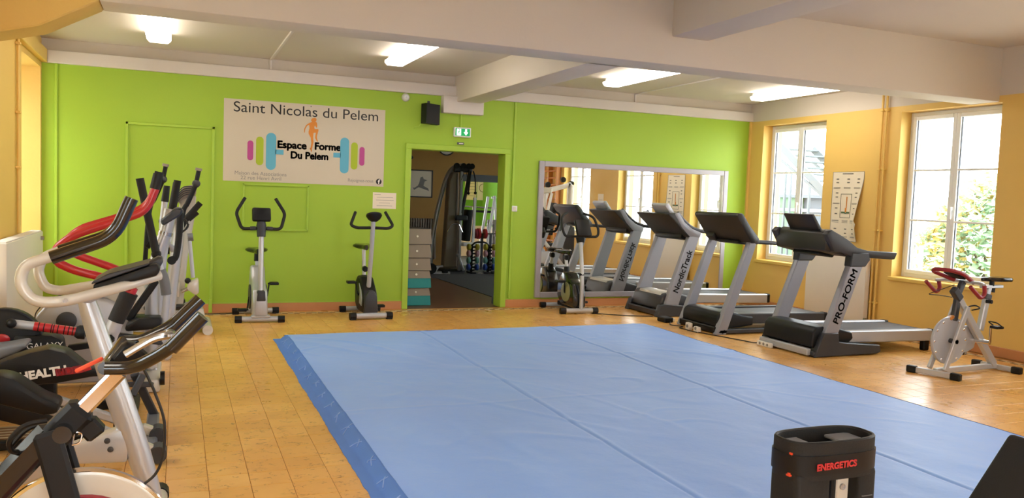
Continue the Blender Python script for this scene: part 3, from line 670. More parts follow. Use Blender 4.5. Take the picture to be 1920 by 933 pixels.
treadmill('grey treadmill with large black console back and bold maker lettering, nearest of the three', 6.33, 7.16, dict(x0=5.85, x1=7.60, base_end=6.78, dz=.225, deck0=6.42,
    up=((6.028, 6.205, .20), (6.33, 6.50, .95)), text='PRO-FORM', text_at=.55, text_size=.105, st=1.15,
    boot=[(5.915, .0), (5.955, .09), (6.02, .245), (6.215, .245), (6.23, .15), (6.36, .135), (6.78, .10), (6.80, .03), (6.75, .012), (6.2, .008)],
    collar=[(6.312, .915), (6.515, .915), (6.575, .985), (6.55, 1.06), (6.325, 1.06)],
    arm=[(5.99, 1.24), (6.04, 1.285), (6.15, 1.245), (6.27, 1.19), (6.40, 1.11), (6.55, 1.08), (6.95, 1.065), (6.915, .99), (6.56, 1.005), (6.36, 1.0), (6.22, 1.06), (6.10, 1.06)],
    side='silver', hood=[(5.915, .10), (5.93, .25), (5.98, .30), (6.12, .305), (6.25, .285), (6.45, .235), (6.47, .17), (6.42, .13), (5.95, .085)], cross='silver',
    con=[(6.02, 1.07), (6.03, 1.25), (6.10, 1.29), (6.20, 1.24), (6.30, 1.12), (6.40, 1.04), (6.32, 1.01)], cin=.05,
    extra=[('display', [(5.965, 1.43), (6.0, 1.435), (6.14, 1.25), (6.1, 1.22)], .2, .2, 'console_dark'), ('display_tray', [(6.10, 1.02), (6.30, .99), (6.32, 1.02), (6.12, 1.06)], .22, .22, 'black_plastic')]))
treadmill('grey treadmill with broad black flat-topped console, middle of the three', 7.69, 8.50, dict(x0=5.72, x1=7.38, base_end=6.75, dz=.215, deck0=6.02,
    up=((5.735, 5.875, .0), (6.15, 6.252, 1.09)),
    arm=[(5.97, 1.385), (6.0, 1.40), (6.27, 1.12), (6.285, 1.06), (6.24, 1.045), (6.17, 1.07), (6.12, 1.17)], grip=[(6.25, 1.08), (6.32, 1.075), (6.64, 1.06)],
    side='dark_grey', hood=[(5.775, .07), (5.785, .20), (5.83, .25), (5.98, .262), (6.12, .225), (6.30, .20), (6.30, .09), (5.85, .05)],
    con=[(5.925, 1.37), (5.95, 1.405), (6.01, 1.405), (6.235, 1.12), (6.21, 1.06), (6.15, 1.06)], cin=-.02,
    extra=[('display_tray', [(6.10, 1.05), (6.24, 1.03), (6.25, 1.06), (6.12, 1.085)], .18, .18, 'black_plastic'), ('bracket', [(5.99, 1.28), (6.03, 1.24), (6.07, 1.24), (6.03, 1.32)], .3, .3, 'black_plastic'), ('hinge_block', [(6.09, 1.17), (6.16, 1.08), (6.12, 1.05), (6.05, 1.11)], .60, .06, 'console_dark')], cross='black_plastic'))
treadmill('grey treadmill with raised silver screen hood, farthest of the three beside the mirror', 9.05, 9.87, dict(x0=5.79, x1=7.63, base_end=6.85, dz=.27, deck0=6.40,
    up=((5.905, 6.12, .12), (6.245, 6.405, 1.07)), text='NordicTrack', text_at=.50, text_size=.115, st=.98,
    boot=[(5.795, .0), (5.85, .15), (5.90, .17), (6.13, .15), (6.75, .11), (6.85, .05), (6.84, .01)],
    arm=[(6.0, 1.345), (6.02, 1.37), (6.075, 1.365), (6.16, 1.25), (6.29, 1.16), (6.43, 1.115), (6.41, 1.045), (6.24, 1.06), (6.12, 1.17)], arm_mat='upright_grey', grip=[(6.06, 1.37), (6.16, 1.27), (6.30, 1.17), (6.45, 1.13), (6.72, 1.12)],
    side='silver_light', hood=[(5.86, .09), (5.91, .27), (5.95, .30), (6.10, .31), (6.25, .28), (6.45, .235), (6.45, .15), (5.93, .08)], hood_top=[(5.90, .22), (5.93, .305), (6.1, .318), (6.10, .30), (5.95, .285), (5.925, .22)],
    con=[(5.90, 1.345), (5.93, 1.355), (6.05, 1.36), (6.19, 1.20), (6.32, 1.11), (6.28, 1.04), (6.22, 1.05)], cin=.0,
    extra=[('screen_hood', [(5.91, 1.455), (5.93, 1.485), (5.975, 1.485), (6.09, 1.33), (6.03, 1.31)], .10, .36, 'silver'), ('lower_panel', [(6.18, 1.09), (6.3, 1.02), (6.28, 1.0), (6.17, 1.03)], .09, .09, 'black_plastic')], cross='dark_grey', hood_mat='dark_grey'))

# power blocks, plugs and cords on the floor by the treadmills
p = [(5.72, 8.77, 0)]
t = Thing('power_adapter', 'black power adapter box on the floor between two treadmills', 'adapter', (5.72, 8.68, 0))
t.part('case', MB().lo_hi((5.63, 8.60, 0), (5.76, 8.78, .065), bev=.01), 'black_plastic'); t.part('label', MB().lo_hi((5.65, 8.63, .065), (5.74, 8.75, .0665)), 'dark_grey'); t.part('plug', MB().lo_hi((5.76, 8.62, .005), (5.80, 8.66, .05), bev=.008), 'plug_white')
for k, (x, y, lb) in enumerate(((5.64, 8.10, 'upright white plug, left of the two by the middle treadmill'), (5.63, 7.92, 'white double plug, right of the two by the middle treadmill'))):
    t = Thing('mains_plug', lb, 'plug', (x, y, 0), 'white plugs by the middle treadmill')
    t.part('body', MB().lo_hi((x-.02, y-.045, 0), (x+.03, y+.045, .085-.02*k), bev=.012, seg=2), 'plug_white'); t.part('socket', MB().cyl((x-.022, y, .045), (x-.018, y, .045), .02), 'print_grey'); t.part('flex_sleeve', MB().cyl((x+.03, y, .02), (x+.06, y, .015), .008), 'plug_white')
def cord(label, pts, r=.006): return MB().tube(curve(pts, 8), r, 7).top('extension_cord', 'cable_black', label, 'cord')
cord('thin black cord on the floor from the bike by the mirror to the farthest treadmill', [(5.12, 9.42, .008), (5.35, 9.26, .007), (5.6, 9.14, .007), (5.77, 9.1, .007)])
cord('tangled black cord at the front of the middle treadmill', [(5.72, 8.6, .01), (5.60, 8.42, .008), (5.66, 8.25, .012), (5.58, 8.2, .008), (5.585, 8.06, .008), (5.57, 8.0, .008), (5.60, 7.86, .007)])
cord('thin black cord running from the middle treadmill to the nearest treadmill', [(5.62, 7.87, .007), (5.70, 7.62, .007), (5.80, 7.3, .007), (5.82, 7.16, .01), (5.86, 7.1, .014)])
t = Thing('wall_socket_strip', 'pale plastic power strip at the front left foot of the nearest treadmill', 'power strip', (5.84, 7.0, 0))
t.part('body', MB().lo_hi((5.815, 6.86, .0), (5.855, 7.08, .05), bev=.006), 'plug_white')
for y in (6.91, 6.97, 7.03): t.part('socket', MB().cyl((5.8145, y, .027), (5.8165, y, .027), .016), 'print_grey')

# ------------------------------------------------------------------ spinning bike by the near window
t = Thing('spin_bike', 'silver spinning bike with dark red handlebars by the near window', 'exercise bike', (6.9, 5.4, 0))
def stab(t, a, b, r, name, m, capm='black_plastic', w_=.05):
    a, b = Vector(a), Vector(b); d = (b-a).normalized()
    o = t.part(name, MB().bar(a+d*.06, b-d*.06, w_, w_*.8, bev=.006, up=(0, 0, 1)), m)
    for p_, q in ((a, a+d*.09), (b-d*.09, b)): t.part('end_cap', MB().bar(p_, q, w_+.014, w_*.8+.016, bev=.008, up=(0, 0, 1)), capm, o)
stab(t, (6.365, 5.60, .032), (6.49, 5.13, .032), .03, 'front_stabilizer', 'silver_light'); stab(t, (7.315, 5.67, .032), (7.39, 5.21, .032), .03, 'rear_stabilizer', 'silver_light')
t.part('base_beam', MB().bar((6.45, 5.37, .045), (7.33, 5.44, .045), .05, .045, bev=.005, up=(0, 0, 1)), 'silver_light')
for y in (5.335, 5.475): t.part('fork_leg', MB().bar((6.50 if y > 5.4 else 6.535, y, .05), (6.775, y, .64), .03, .05, bev=.006), 'silver_light')
t.part('main_frame', MB().bar((6.69, 5.405, .75), (7.29, 5.43, .06), .055, .07, bev=.008), 'silver_light')
t.part('seat_tube', MB().bar((7.045, 5.41, .40), (7.115, 5.415, .72), .05, .06, bev=.008), 'silver_light')
t.part('post_clamp', MB().bar((7.105, 5.415, .695), (7.117, 5.415, .745), .066, .078, bev=.008), 'dark_grey')
t.part('seat_post', MB().bar((7.115, 5.415, .72), (7.14, 5.415, .815), .035, .045, bev=.004), 'silver')
t.part('seat_slider', MB().bar((7.03, 5.415, .815), (7.31, 5.415, .815), .04, .03, bev=.004), 'silver_light')
t.part('seat_knob', MB().cyl((7.19, 5.415, .80), (7.19, 5.415, .76), .02), 'black_plastic')
sd = t.part('saddle', MB().prism([(7.03, 5.40), (7.03, 5.43), (7.12, 5.445), (7.22, 5.49), (7.33, 5.51), (7.37, 5.48), (7.37, 5.35), (7.33, 5.32), (7.22, 5.34), (7.12, 5.385)], 'xy', .865, .905, bev=.014, seg=2), 'black_gloss')
t.part('saddle_stem', MB().cyl((7.17, 5.415, .82), (7.17, 5.415, .87), .022), 'black_plastic')
t.part('knob', MB().cyl((7.08, 5.33, .68), (7.07, 5.38, .68), .018), 'black_plastic')
fc = (6.645, 5.405, .318)
fw = t.part('flywheel', MB().lathe([(.19, -.012), (.218, -.016), (.222, -.01), (.222, .01), (.218, .016), (.19, .012)], fc, (0, 1, 0), 40), 'silver')
mb = MB()
for k in range(12):
    a = k*math.pi/6; mb.ball((fc[0]+.198*math.cos(a), fc[1]-.0145, fc[2]+.198*math.sin(a)), (.012, .004, .012), 8)
t.part('rim_studs', mb, 'chrome', fw); t.part('hub', MB().cyl((fc[0], 5.32, fc[2]), (fc[0], 5.49, fc[2]), .022), 'dark_grey', fw)
t.part('chain_guard', MB().prism([(6.62, .40), (6.62, .23), (6.72, .20), (6.95, .18), (7.05, .22), (7.08, .32), (7.04, .42), (6.95, .44), (6.75, .42)], 'xz', 5.455, 5.485, bev=.01), 'silver')
t.part('brake_unit', MB().bar((6.72, 5.405, .74), (6.69, 5.405, .50), .05, .06, bev=.01), 'dark_grey')
t.part('brake_pad', MB().bar((6.655, 5.405, .55), (6.665, 5.405, .52), .04, .08, bev=.006), 'wood_bar')
t.part('handlebar_post', MB().bar((6.70, 5.405, .72), (6.775, 5.405, .87), .045, .055, bev=.006), 'dark_grey')
t.part('frame_plate', MB().bar((6.64, 5.395, .80), (6.74, 5.40, .70), .06, .075, bev=.01), 'dark_grey')
t.part('crossbar', MB().tube(fillet([(6.70, 5.64, .855), (6.78, 5.58, .868), (6.79, 5.22, .868), (6.74, 5.16, .86)], .04), .014), 'silver')
t.part('aero_bar', MB().tube(fillet([(6.83, 5.34, .86), (6.68, 5.33, .945), (6.55, 5.36, .975), (6.51, 5.50, .975), (6.55, 5.55, .95), (6.74, 5.47, .875)], .05), .019, 12), 'dark_red')
for y, dy in ((5.16, .005), (5.64, -.005)): t.part('drop_grip', MB().tube(fillet([(6.74, y, .855), (6.76, y+dy, .775), (6.71, y+dy, .738), (6.57, y+dy, .845)], .035), .018, 12), 'dark_red')
t.part('elbow_pad', MB().box((6.68, 5.42, .925), (.17, .12, .03), rot=(0, .35, 0), bev=.012, seg=2), 'black_foam')
t.part('brake_cable', MB().tube(curve([(6.72, 5.45, .83), (6.56, 5.52, .76), (6.50, 5.53, .735), (6.58, 5.5, .73), (6.70, 5.45, .715)]), .004, 6), 'cable_black')
cr = t.part('crank', MB().cyl((7.05, 5.30, .30), (7.05, 5.54, .30), .02).bar((7.05, 5.30, .30), (7.02, 5.28, .46), .014, .024, bev=.003).bar((7.05, 5.54, .30), (7.07, 5.56, .14), .014, .024, bev=.003), 'chrome')
for x, y, z in ((7.02, 5.22, .46), (7.07, 5.62, .14)):
    pd = t.part('pedal', MB().lo_hi((x-.045, y-.04, z-.012), (x+.045, y+.04, z+.012), bev=.005), 'black_plastic', cr)
    t.part('toe_cage', MB().tube(fillet([(x+.03, y-.045, z), (x-.06, y-.045, z+.05), (x-.08, y, z+.055), (x-.06, y+.045, z+.05), (x+.03, y+.045, z)], .03), .006, 6), 'black_plastic')
t.part('bottle_cage', MB().tube(fillet([(6.87, 5.37, .60), (6.95, 5.34, .62), (6.97, 5.41, .64), (6.95, 5.47, .62), (6.87, 5.44, .60)], .03), .007, 6), 'black_plastic')

# ------------------------------------------------------------------ three upright bikes along the green wall
def cap_tube(t, a, b, r, name, m):
    a, b = Vector(a), Vector(b); d = (b-a).normalized()
    o = t.part(name, MB().cyl(a+d*.05, b-d*.05, r, seg=14), m)
    for p_, q in ((a, a+d*.075), (b-d*.075, b)): t.part('end_cap', MB().cyl(p_, q, r+.006, seg=14).lo_hi((min(p_.x, q.x), p_.y-.03, 0), (max(p_.x, q.x), p_.y+.03, .03), bev=.006), 'black_plastic', o)
def saddle(t, c, tilt=0., m='black_gloss', w_=.13):
    x, y, z = c
    mb = MB(); bm = mb.bm; N = 14; K = 14; rows = []
    prof = [(-.17, .018), (-.15, .030), (-.10, .036), (-.05, .048), (0, .085), (.04, w_*.9), (.08, w_), (.11, w_*.93), (.13, w_*.7)]
    for yy, hw_ in prof:
        r = []
        for k in range(K):
            a = 2*math.pi*k/K; ca, sa = math.cos(a), math.sin(a); dip = .014*math.exp(-(ca/.28)**2) if sa > 0 and yy > 0 else 0
            r.append(bm.verts.new((x+hw_*math.copysign(abs(ca)**.75, ca), y+yy, z-.012+(.034 if sa > 0 else .03)*sa*(1 if yy < .12 else .6)-dip+.012*max(0, yy/.13))))
        rows.append(r)
    for A, B in zip(rows, rows[1:]):
        for k in range(K): bm.faces.new((A[k], A[(k+1) % K], B[(k+1) % K], B[k]))
    bm.faces.new(rows[0][::-1]); bm.faces.new(rows[-1])
    t.part('saddle', mb, m)
def crankset(t, x, y, z, hw, ang, r=.16):
    s, c = math.sin(ang), math.cos(ang)
    cr = t.part('crank', MB().cyl((x-hw, y, z), (x+hw, y, z), .018).bar((x+hw, y, z), (x+hw+.02, y+r*s, z+r*c), .014, .025, bev=.003, up=(1, 0, 0)).bar((x-hw, y, z), (x-hw-.02, y-r*s, z-r*c), .014, .025, bev=.003, up=(1, 0, 0)), 'black_plastic')
    for sx, k in ((1, 1), (-1, -1)):
        X = x+sx*(hw+.075); Y = y+k*r*s; Z = z+k*r*c
        t.part('pedal', MB().lo_hi((X-.05, Y-.05, Z-.015), (X+.05, Y+.05, Z+.015), bev=.006).cyl((X-.07*sx, Y, Z), (X, Y, Z), .008), 'black_plastic', cr)
# bike with the square console
t = Thing('exercise_bike', 'silver upright exercise bike with square console under the banner', 'exercise bike', (.87, 9.7, 0), 'upright bikes along the green wall')
x = .87
cap_tube(t, (.60, 9.40, .04), (1.13, 9.36, .04), .03, 'front_stabilizer', 'silver'); cap_tube(t, (.61, 10.03, .04), (1.14, 10.05, .04), .03, 'rear_stabilizer', 'silver')
t.part('base_beam', MB().lo_hi((x-.03, 9.4, .03), (x+.03, 10.03, .075), bev=.006), 'silver')
t.part('housing', MB().prism([(9.36, .05), (9.37, .22), (9.42, .36), (9.55, .40), (9.68, .47), (9.76, .60), (9.86, .60), (9.9, .50), (9.97, .36), (9.97, .18), (9.88, .07)], 'yz', x-.085, x+.075, bev=.03, seg=3), 'silver_light')
t.part('front_fairing', MB().prism([(x-.075, .055), (x+.075, .055), (x+.055, .34), (x-.055, .34)], 'xz', 9.33, 9.40, bev=.02, seg=2), 'silver')
t.part('foot_plate', MB().lo_hi((x-.10, 9.33, .06), (x+.10, 9.42, .085), bev=.006), 'silver')
t.part('lower_collar', MB().prism([(x-.052, .24), (x+.052, .24), (x+.042, .36), (x-.042, .36)], 'xz', 9.325, 9.42, bev=.015, seg=2), 'dark_grey')
t.part('post', MB().cyl((x, 9.39, .33), (x, 9.45, .99), .029, seg=16), 'silver_light')
t.part('upper_collar', MB().tube([(x, 9.445, .95), (x, 9.46, 1.07), (x, 9.48, 1.16)], [.045, .055, .035], 14), 'dark_grey')
t.part('console', MB().box((x, 9.46, 1.195), (.20, .07, .155), rot=(-.35, 0, 0), bev=.02, seg=2), 'black_plastic')
for s_ in (-1, 1):
    h = t.part('handlebar', MB().tube(fillet([(x, 9.45, 1.045), (x+s_*.21, 9.45, 1.035), (x+s_*.265, 9.55, 1.21), (x+s_*.165, 9.62, 1.375)], .05), .018, 12), 'black_foam')
    t.part('clamp', MB().cyl((x+s_*.06, 9.45, 1.044), (x+s_*.12, 9.45, 1.041), .023), 'dark_grey', h)
saddle(t, (x, 9.92, .77)); t.part('seat_post', MB().cyl((x, 9.88, .55), (x, 9.92, .74), .022), 'silver'); t.part('seat_clamp', MB().cyl((x, 9.91, .64), (x, 9.92, .74), .034, .03), 'black_plastic'); t.part('adjust_knob', MB().cyl((x-.03, 9.85, .56), (x-.03, 9.80, .56), .025), 'black_plastic')
crankset(t, x, 9.70, .25, .10, .05, .15)
for a_, b_ in ((-.10, -.085), (.075, .09)): t.part('side_disc', MB().cyl((x+a_, 9.70, .25), (x+b_, 9.70, .25), .14, seg=24), 'dark_grey')
# bike with the slim leaning post
t = Thing('exercise_bike', 'black and grey upright exercise bike with small round console beside the doorway', 'exercise bike', (2.12, 9.72, 0), 'upright bikes along the green wall')
x = 2.12
cap_tube(t, (1.865, 9.40, .045), (2.375, 9.43, .045), .034, 'front_stabilizer', 'silver'); cap_tube(t, (1.87, 10.07, .04), (2.38, 10.09, .04), .03, 'rear_stabilizer', 'silver')
t.part('housing', MB().prism([(9.45, .07), (9.46, .24), (9.52, .33), (9.62, .40), (9.72, .47), (9.86, .48), (9.95, .42), (10.0, .28), (9.96, .12), (9.85, .06)], 'yz', x-.085, x+.085, bev=.03, seg=3), 'black_plastic')
t.part('front_fairing', MB().prism([(x-.085, .07), (x+.085, .07), (x+.07, .27), (x+.03, .34), (x-.03, .34), (x-.07, .27)], 'xz', 9.42, 9.48, bev=.018, seg=2), 'dark_grey')
t.part('side_panel', MB().prism([(9.56, .14), (9.54, .24), (9.60, .33), (9.72, .40), (9.66, .28), (9.68, .16)], 'yz', x-.092, x-.082, bev=.004), 'silver')
t.part('side_panel', MB().prism([(9.56, .14), (9.54, .24), (9.60, .33), (9.72, .40), (9.66, .28), (9.68, .16)], 'yz', x+.082, x+.092, bev=.004), 'silver')
t.part('base_beam', MB().lo_hi((x-.03, 9.42, .03), (x+.03, 10.07, .075), bev=.006), 'dark_grey')
t.part('post', MB().tube(curve([(x, 9.60, .30), (x, 9.545, .55), (x, 9.48, .85), (x, 9.43, 1.17)], 4), .027, 14), 'silver')
t.part('post_collar', MB().tube([(x, 9.605, .26), (x, 9.59, .33)], [.05, .034], 14), 'black_plastic')
t.part('console', MB().lathe([(.03, -.07), (.07, -.04), (.093, .0), (.09, .018), (.06, .03)], (x+.005, 9.42, 1.215), (0, .35, .94), 20), 'black_plastic')
for s_ in (-1, 1):
    t.part('handlebar', MB().tube(fillet([(x, 9.45, 1.075), (x+s_*.19, 9.45, 1.07), (x+s_*.25, 9.50, 1.10), (x+s_*.165, 9.66, 1.245)] if s_ < 0 else [(x, 9.45, 1.075), (x+.19, 9.45, 1.07), (x+.255, 9.50, 1.10), (x+.195, 9.66, 1.255)], .04), .018, 12), 'black_foam')
saddle(t, (x, 9.92, .83), w_=.12); t.part('seat_post', MB().cyl((x, 9.86, .46), (x, 9.92, .81), .024), 'silver_light'); t.part('seat_collar', MB().cyl((x, 9.855, .44), (x, 9.86, .48), .045, .035), 'dark_grey'); t.part('adjust_knob', MB().cyl((x, 9.84, .56), (x, 9.79, .555), .034, seg=18), 'black_plastic')
crankset(t, x, 9.74, .26, .10, -2.95, .145)
# bike by the mirror
t = Thing('exercise_bike', 'black exercise bike with round side disc and looped handlebar in front of the mirror', 'exercise bike', (4.9, 9.8, 0), 'upright bikes along the green wall')
x = 4.9
cap_tube(t, (4.62, 9.50, .045), (5.14, 9.45, .045), .033, 'front_stabilizer', 'silver_light'); cap_tube(t, (4.62, 10.13, .04), (5.12, 10.10, .04), .03, 'rear_stabilizer', 'silver')
t.part('base_beam', MB().lo_hi((x-.04, 9.47, .04), (x+.04, 10.1, .10), bev=.006), 'black_plastic')
t.part('housing', MB().prism([(9.50, .07), (9.50, .22), (9.55, .38), (9.68, .44), (9.76, .52), (9.86, .53), (9.95, .47), (10.03, .34), (10.03, .18), (9.92, .08)], 'yz', x-.09, x+.09, bev=.03, seg=3), 'black_gloss')
t.part('side_disc', MB().lathe([(.13, 0), (.13, .012), (.11, .018), (.03, .02)], (x-.09, 9.74, .26), (-1, 0, 0), 30), 'olive_disc'); t.part('side_disc', MB().lathe([(.13, 0), (.13, .012), (.11, .018), (.03, .02)], (x+.09, 9.74, .26), (1, 0, 0), 30), 'olive_disc')
t.part('post', MB().tube(curve([(x, 9.46, .07), (x, 9.46, .25), (x, 9.47, .5), (x, 9.56, .98)], 4), .027, 14), 'silver_light')
t.part('post_collar', MB().cyl((x, 9.475, .50), (x, 9.483, .53), .033), 'black_plastic')
t.part('console_neck', MB().tube([(x, 9.55, .93), (x, 9.57, 1.0), (x, 9.55, 1.06)], [.05, .06, .045], 14), 'black_plastic')
t.part('console', MB().box((x+.01, 9.52, 1.12), (.21, .055, .24), rot=(-.5, 0, 0), bev=.018, seg=2), 'black_plastic')
for s_ in (-1, 1): t.part('handlebar', MB().tube(fillet([(x, 9.55, 1.01), (x+s_*.24, 9.53, 1.01), (x+s_*.265, 9.56, 1.10), (x+s_*.235, 9.66, 1.27), (x+s_*.12, 9.75, 1.31)], .06), .017, 12), 'black_foam')
saddle(t, (x+.0, 9.98, .785), w_=.13); t.part('seat_post', MB().cyl((x, 9.93, .50), (x, 9.97, .76), .022), 'silver_light'); t.part('seat_collar', MB().cyl((x, 9.92, .48), (x, 9.935, .58), .05, .035), 'black_plastic'); t.part('seat_clamp', MB().box((x, 9.96, .70), (.06, .09, .07), bev=.015), 'black_plastic')
crankset(t, x, 9.74, .26, .115, 2.9, .15)
# ------------------------------------------------------------------ row of machines along the left wall (all face +x)
def pl(y, *q): return [at(u, v, y) for u, v in q]
# --- black spinning bike in the foreground
YA = 2.75
t = Thing('spin_bike', 'black spinning bike with chrome post and bull-horn handlebars in the foreground', 'exercise bike', (-.45, YA, 0))
fc = Vector((-.262, YA, .355))
fw = t.part('flywheel', MB().lathe([(.20, -.008), (.252, -.014), (.262, -.010), (.262, .010), (.252, .014), (.20, .008)], fc, (0, 1, 0), 56), 'pearl_white')
t.part('rim', MB().tube([fc+Vector((math.cos(a)*.262, 0, math.sin(a)*.262)) for a in [2*math.pi*k/56 for k in range(56)]], .011, 8, closed=True), 'chrome', fw)
t.part('flywheel_face', MB().lathe([(.185, -.016), (.19, -.012), (.19, .012), (.185, .016)], fc, (0, 1, 0), 40), 'dark_red', fw)
t.part('hub', MB().cyl(fc-Vector((0, .1, 0)), fc+Vector((0, .1, 0)), .03), 'dark_grey', fw)
hd = at(112, 808, YA)
for s_ in (-1, 1): t.part('fork_leg', MB().bar(at(92, 800, YA)+Vector((0, s_*.055, 0)), fc+Vector((.02, s_*.075, -.02)), .03, .075, bev=.01), 'black_plastic')
t.part('lettering', text_mesh('SPEED', .06, at(122, 880, YA-.08)+Vector((.03, -.012, -.08)), at(150, 933, YA)-at(92, 800, YA), (at(92, 800, YA)-at(150, 933, YA)).cross(Vector((0, 1, 0))), 'print_grey'), 'print_grey') if False else None
t.part('main_frame', MB().bar(at(105, 800, YA), at(-70, 985, YA), .06, .085, bev=.02), 'black_gloss')
t.part('head_tube', MB().bar(at(78, 842, YA), at(158, 762, YA), .075, .085, bev=.014), 'black_plastic')
t.part('adjust_knob', MB().cyl(at(122, 802, YA)-Vector((0, .037, 0)), at(122, 802, YA)-Vector((0, .075, 0)), .026, seg=20), 'black_gloss')
t.part('handlebar_post', MB().bar(at(140, 782, YA), at(228, 692, YA), .05, .048, bev=.008), 'chrome')
pl_ = t.part('handlebar_stem', MB().prism([(q.x, q.z) for q in pl(YA, (208, 695), (205, 672), (232, 640), (246, 638), (286, 672), (262, 690))], 'xz', YA-.035, YA+.035, bev=.012), 'black_plastic')
hb_n = fillet(pl(YA-.14, (196, 690), (250, 690))+pl(YA-.17, (318, 655))+pl(YA-.18, (380, 592)), .08)
hb_f = fillet(pl(YA+.14, (232, 640), (262, 640))+pl(YA+.17, (322, 612))+pl(YA+.18, (376, 560)), .08)
o = t.part('handlebar', MB().tube([at(196, 690, YA-.14)+Vector((0, .0, 0)), at(205, 678, YA), at(232, 640, YA+.14)], .019, 12).tube(hb_n, .020, 14).tube(hb_f, .020, 14), 'black_gloss')
t.part('inner_bar', MB().tube(fillet(pl(YA-.07, (235, 665), (290, 632), (320, 628))+pl(YA+.06, (322, 622))+pl(YA+.07, (262, 640)), .03), .012, 10), 'steel')
for hb in (hb_n, hb_f): t.part('hand_grip', MB().tube([hb[-1]+(hb[-2]-hb[-1]).normalized()*.13, hb[-1]], .0225, 14), 'black_gloss')
t.part('brake_lever', MB().bar(at(193, 671, YA), at(141, 696, YA), .012, .012, bev=.003), 'orange_red', label='thin red lever')
t.part('brake_cable', MB().tube(curve(pl(YA, (268, 688), (290, 735), (308, 790), (306, 850), (290, 890), (252, 918))), .0045, 7), 'cable_black')
t.part('bottle_cage', MB().tube(fillet([at(88, 788, YA-.04), at(45, 795, YA-.05), at(14, 828, YA-.05), at(22, 850, YA-.03), at(60, 838, YA+.02), at(96, 800, YA+.04)], .04), .008, 8).tube(fillet([at(90, 792, YA+.04), at(50, 802, YA+.05), at(22, 835, YA+.05)], .03), .007, 8), 'black_plastic')
t.part('brake_unit', MB().bar(at(160, 790, YA), at(184, 815, YA), .05, .06, bev=.008), 'black_plastic')
t.part('buckle', MB().tube(fillet(pl(YA-.03, (135, 832), (140, 808), (155, 812), (150, 830), (135, 834)), .01), .003, 6), 'chrome')
t.part('front_stabilizer', MB().cyl((-.20, YA-.27, .04), (-.20, YA+.27, .04), .03), 'black_plastic'); t.part('rear_stabilizer', MB().cyl((-1.22, YA-.27, .04), (-1.22, YA+.27, .04), .03), 'black_plastic')
t.part('base_beam', MB().bar((-.2, YA, .05), (-1.22, YA, .05), .05, .06, bev=.008), 'black_plastic')
t.part('fork_foot', MB().bar(fc+Vector((.02, -.075, 0)), (-.20, YA-.075, .05), .03, .06, bev=.006).bar(fc+Vector((.02, .075, 0)), (-.20, YA+.075, .05), .03, .06, bev=.006), 'black_plastic')
t.part('rear_frame', MB().bar(at(-70, 985, YA), (-1.2, YA, .06), .055, .07, bev=.012), 'black_plastic')
t.part('seat_tube', MB().bar((-.86, YA, .34), (-.98, YA, .72), .05, .06, bev=.008), 'black_plastic'); t.part('seat_post', MB().bar((-.96, YA, .66), (-1.0, YA, .86), .04, .045, bev=.006), 'chrome')
t.part('saddle', MB().prism([(-.83, YA-.015), (-.83, YA+.015), (-.95, YA+.04), (-1.06, YA+.09), (-1.10, YA+.08), (-1.10, YA-.08), (-1.06, YA-.09), (-.95, YA-.04)], 'xy', .86, .91, bev=.014, seg=2), 'black_gloss')
cr = t.part('crank', MB().cyl((-.80, YA-.1, .32), (-.80, YA+.1, .32), .02).bar((-.80, YA-.1, .32), (-.68, YA-.11, .22), .014, .026, bev=.003).bar((-.80, YA+.1, .32), (-.92, YA+.11, .42), .014, .026, bev=.003), 'chrome')
for p_ in ((-.68, YA-.16, .22), (-.92, YA+.16, .42)): t.part('pedal', MB().box(p_, (.1, .09, .025), bev=.006), 'black_plastic', cr)

# --- upright bike with pale looped handlebars
YB = 3.85
t = Thing('exercise_bike', 'upright bike with big pale looped handlebars and black grips at the left', 'exercise bike', (-.4, YB, 0))
t.part('mast', MB().tube(curve(pl(YB, (162, 562), (196, 668), (232, 770), (270, 880), (297, 975)), 4), [.034+.018*math.sin(math.pi*k/16) for k in range(17)], 18), 'silver_light')
foot = at(297, 975, YB)
cap_tube(t, (foot.x+.0, YB-.28, .045), (foot.x+.0, YB+.28, .045), .036, 'front_stabilizer', 'pearl_white')
for s_, yy in ((-1, 3.60), (1, 4.11)):
    k = 1 if s_ < 0 else None
    loop = fillet([at(298, 516, YB)]+pl((yy+YB)/2, (230, 537))+pl(3.60, (116, 566), (62, 566), (36, 532), (45, 496), (99, 480)), .09, 6) if s_ < 0 else fillet([at(298, 516, YB), at(200, 530, 4.02)]+pl(4.11, (113, 545), (84, 540), (70, 508), (80, 482), (118, 467)), .09, 6)
    o = t.part('handlebar', MB().tube(loop, .0215, 16), 'pearl_white')
    if s_ < 0: gp = pl(3.60, (96, 483), (214, 444), (247, 371))
    else: gp = pl(4.11, (112, 470), (216, 437), (246, 371))
    t.part('hand_grip', MB().tube(fillet(gp, .07, 6), .0265, 16), 'black_gloss', o)
    t.part('bolt', MB().cyl(at(124, 562, yy)+Vector((0, -.022, 0)), at(124, 562, yy)+Vector((0, -.030, 0)), .009, seg=10), 'steel', o)
t.part('console', MB().prism([(q.x, q.z) for q in pl(YB, (180, 540), (178, 528), (296, 488), (302, 500), (296, 512))], 'xz', YB-.12, YB+.12, bev=.012, seg=2), 'black_plastic')
t.part('console_rim', MB().prism([(q.x, q.z) for q in pl(YB, (176, 527), (280, 492), (282, 488), (205, 508), (178, 522))], 'xz', YB-.125, YB+.125, bev=.006), 'dark_grey')
t.part('console_pivot', MB().prism([(q.x, q.z) for q in pl(YB, (262, 498), (300, 478), (308, 486), (300, 500), (280, 508))], 'xz', YB-.05, YB+.05, bev=.01), 'dark_grey')
t.part('console_support', MB().prism([(q.x, q.z) for q in pl(YB, (150, 560), (185, 536), (230, 530), (200, 552), (165, 568))], 'xz', YB-.05, YB+.05, bev=.012), 'silver')
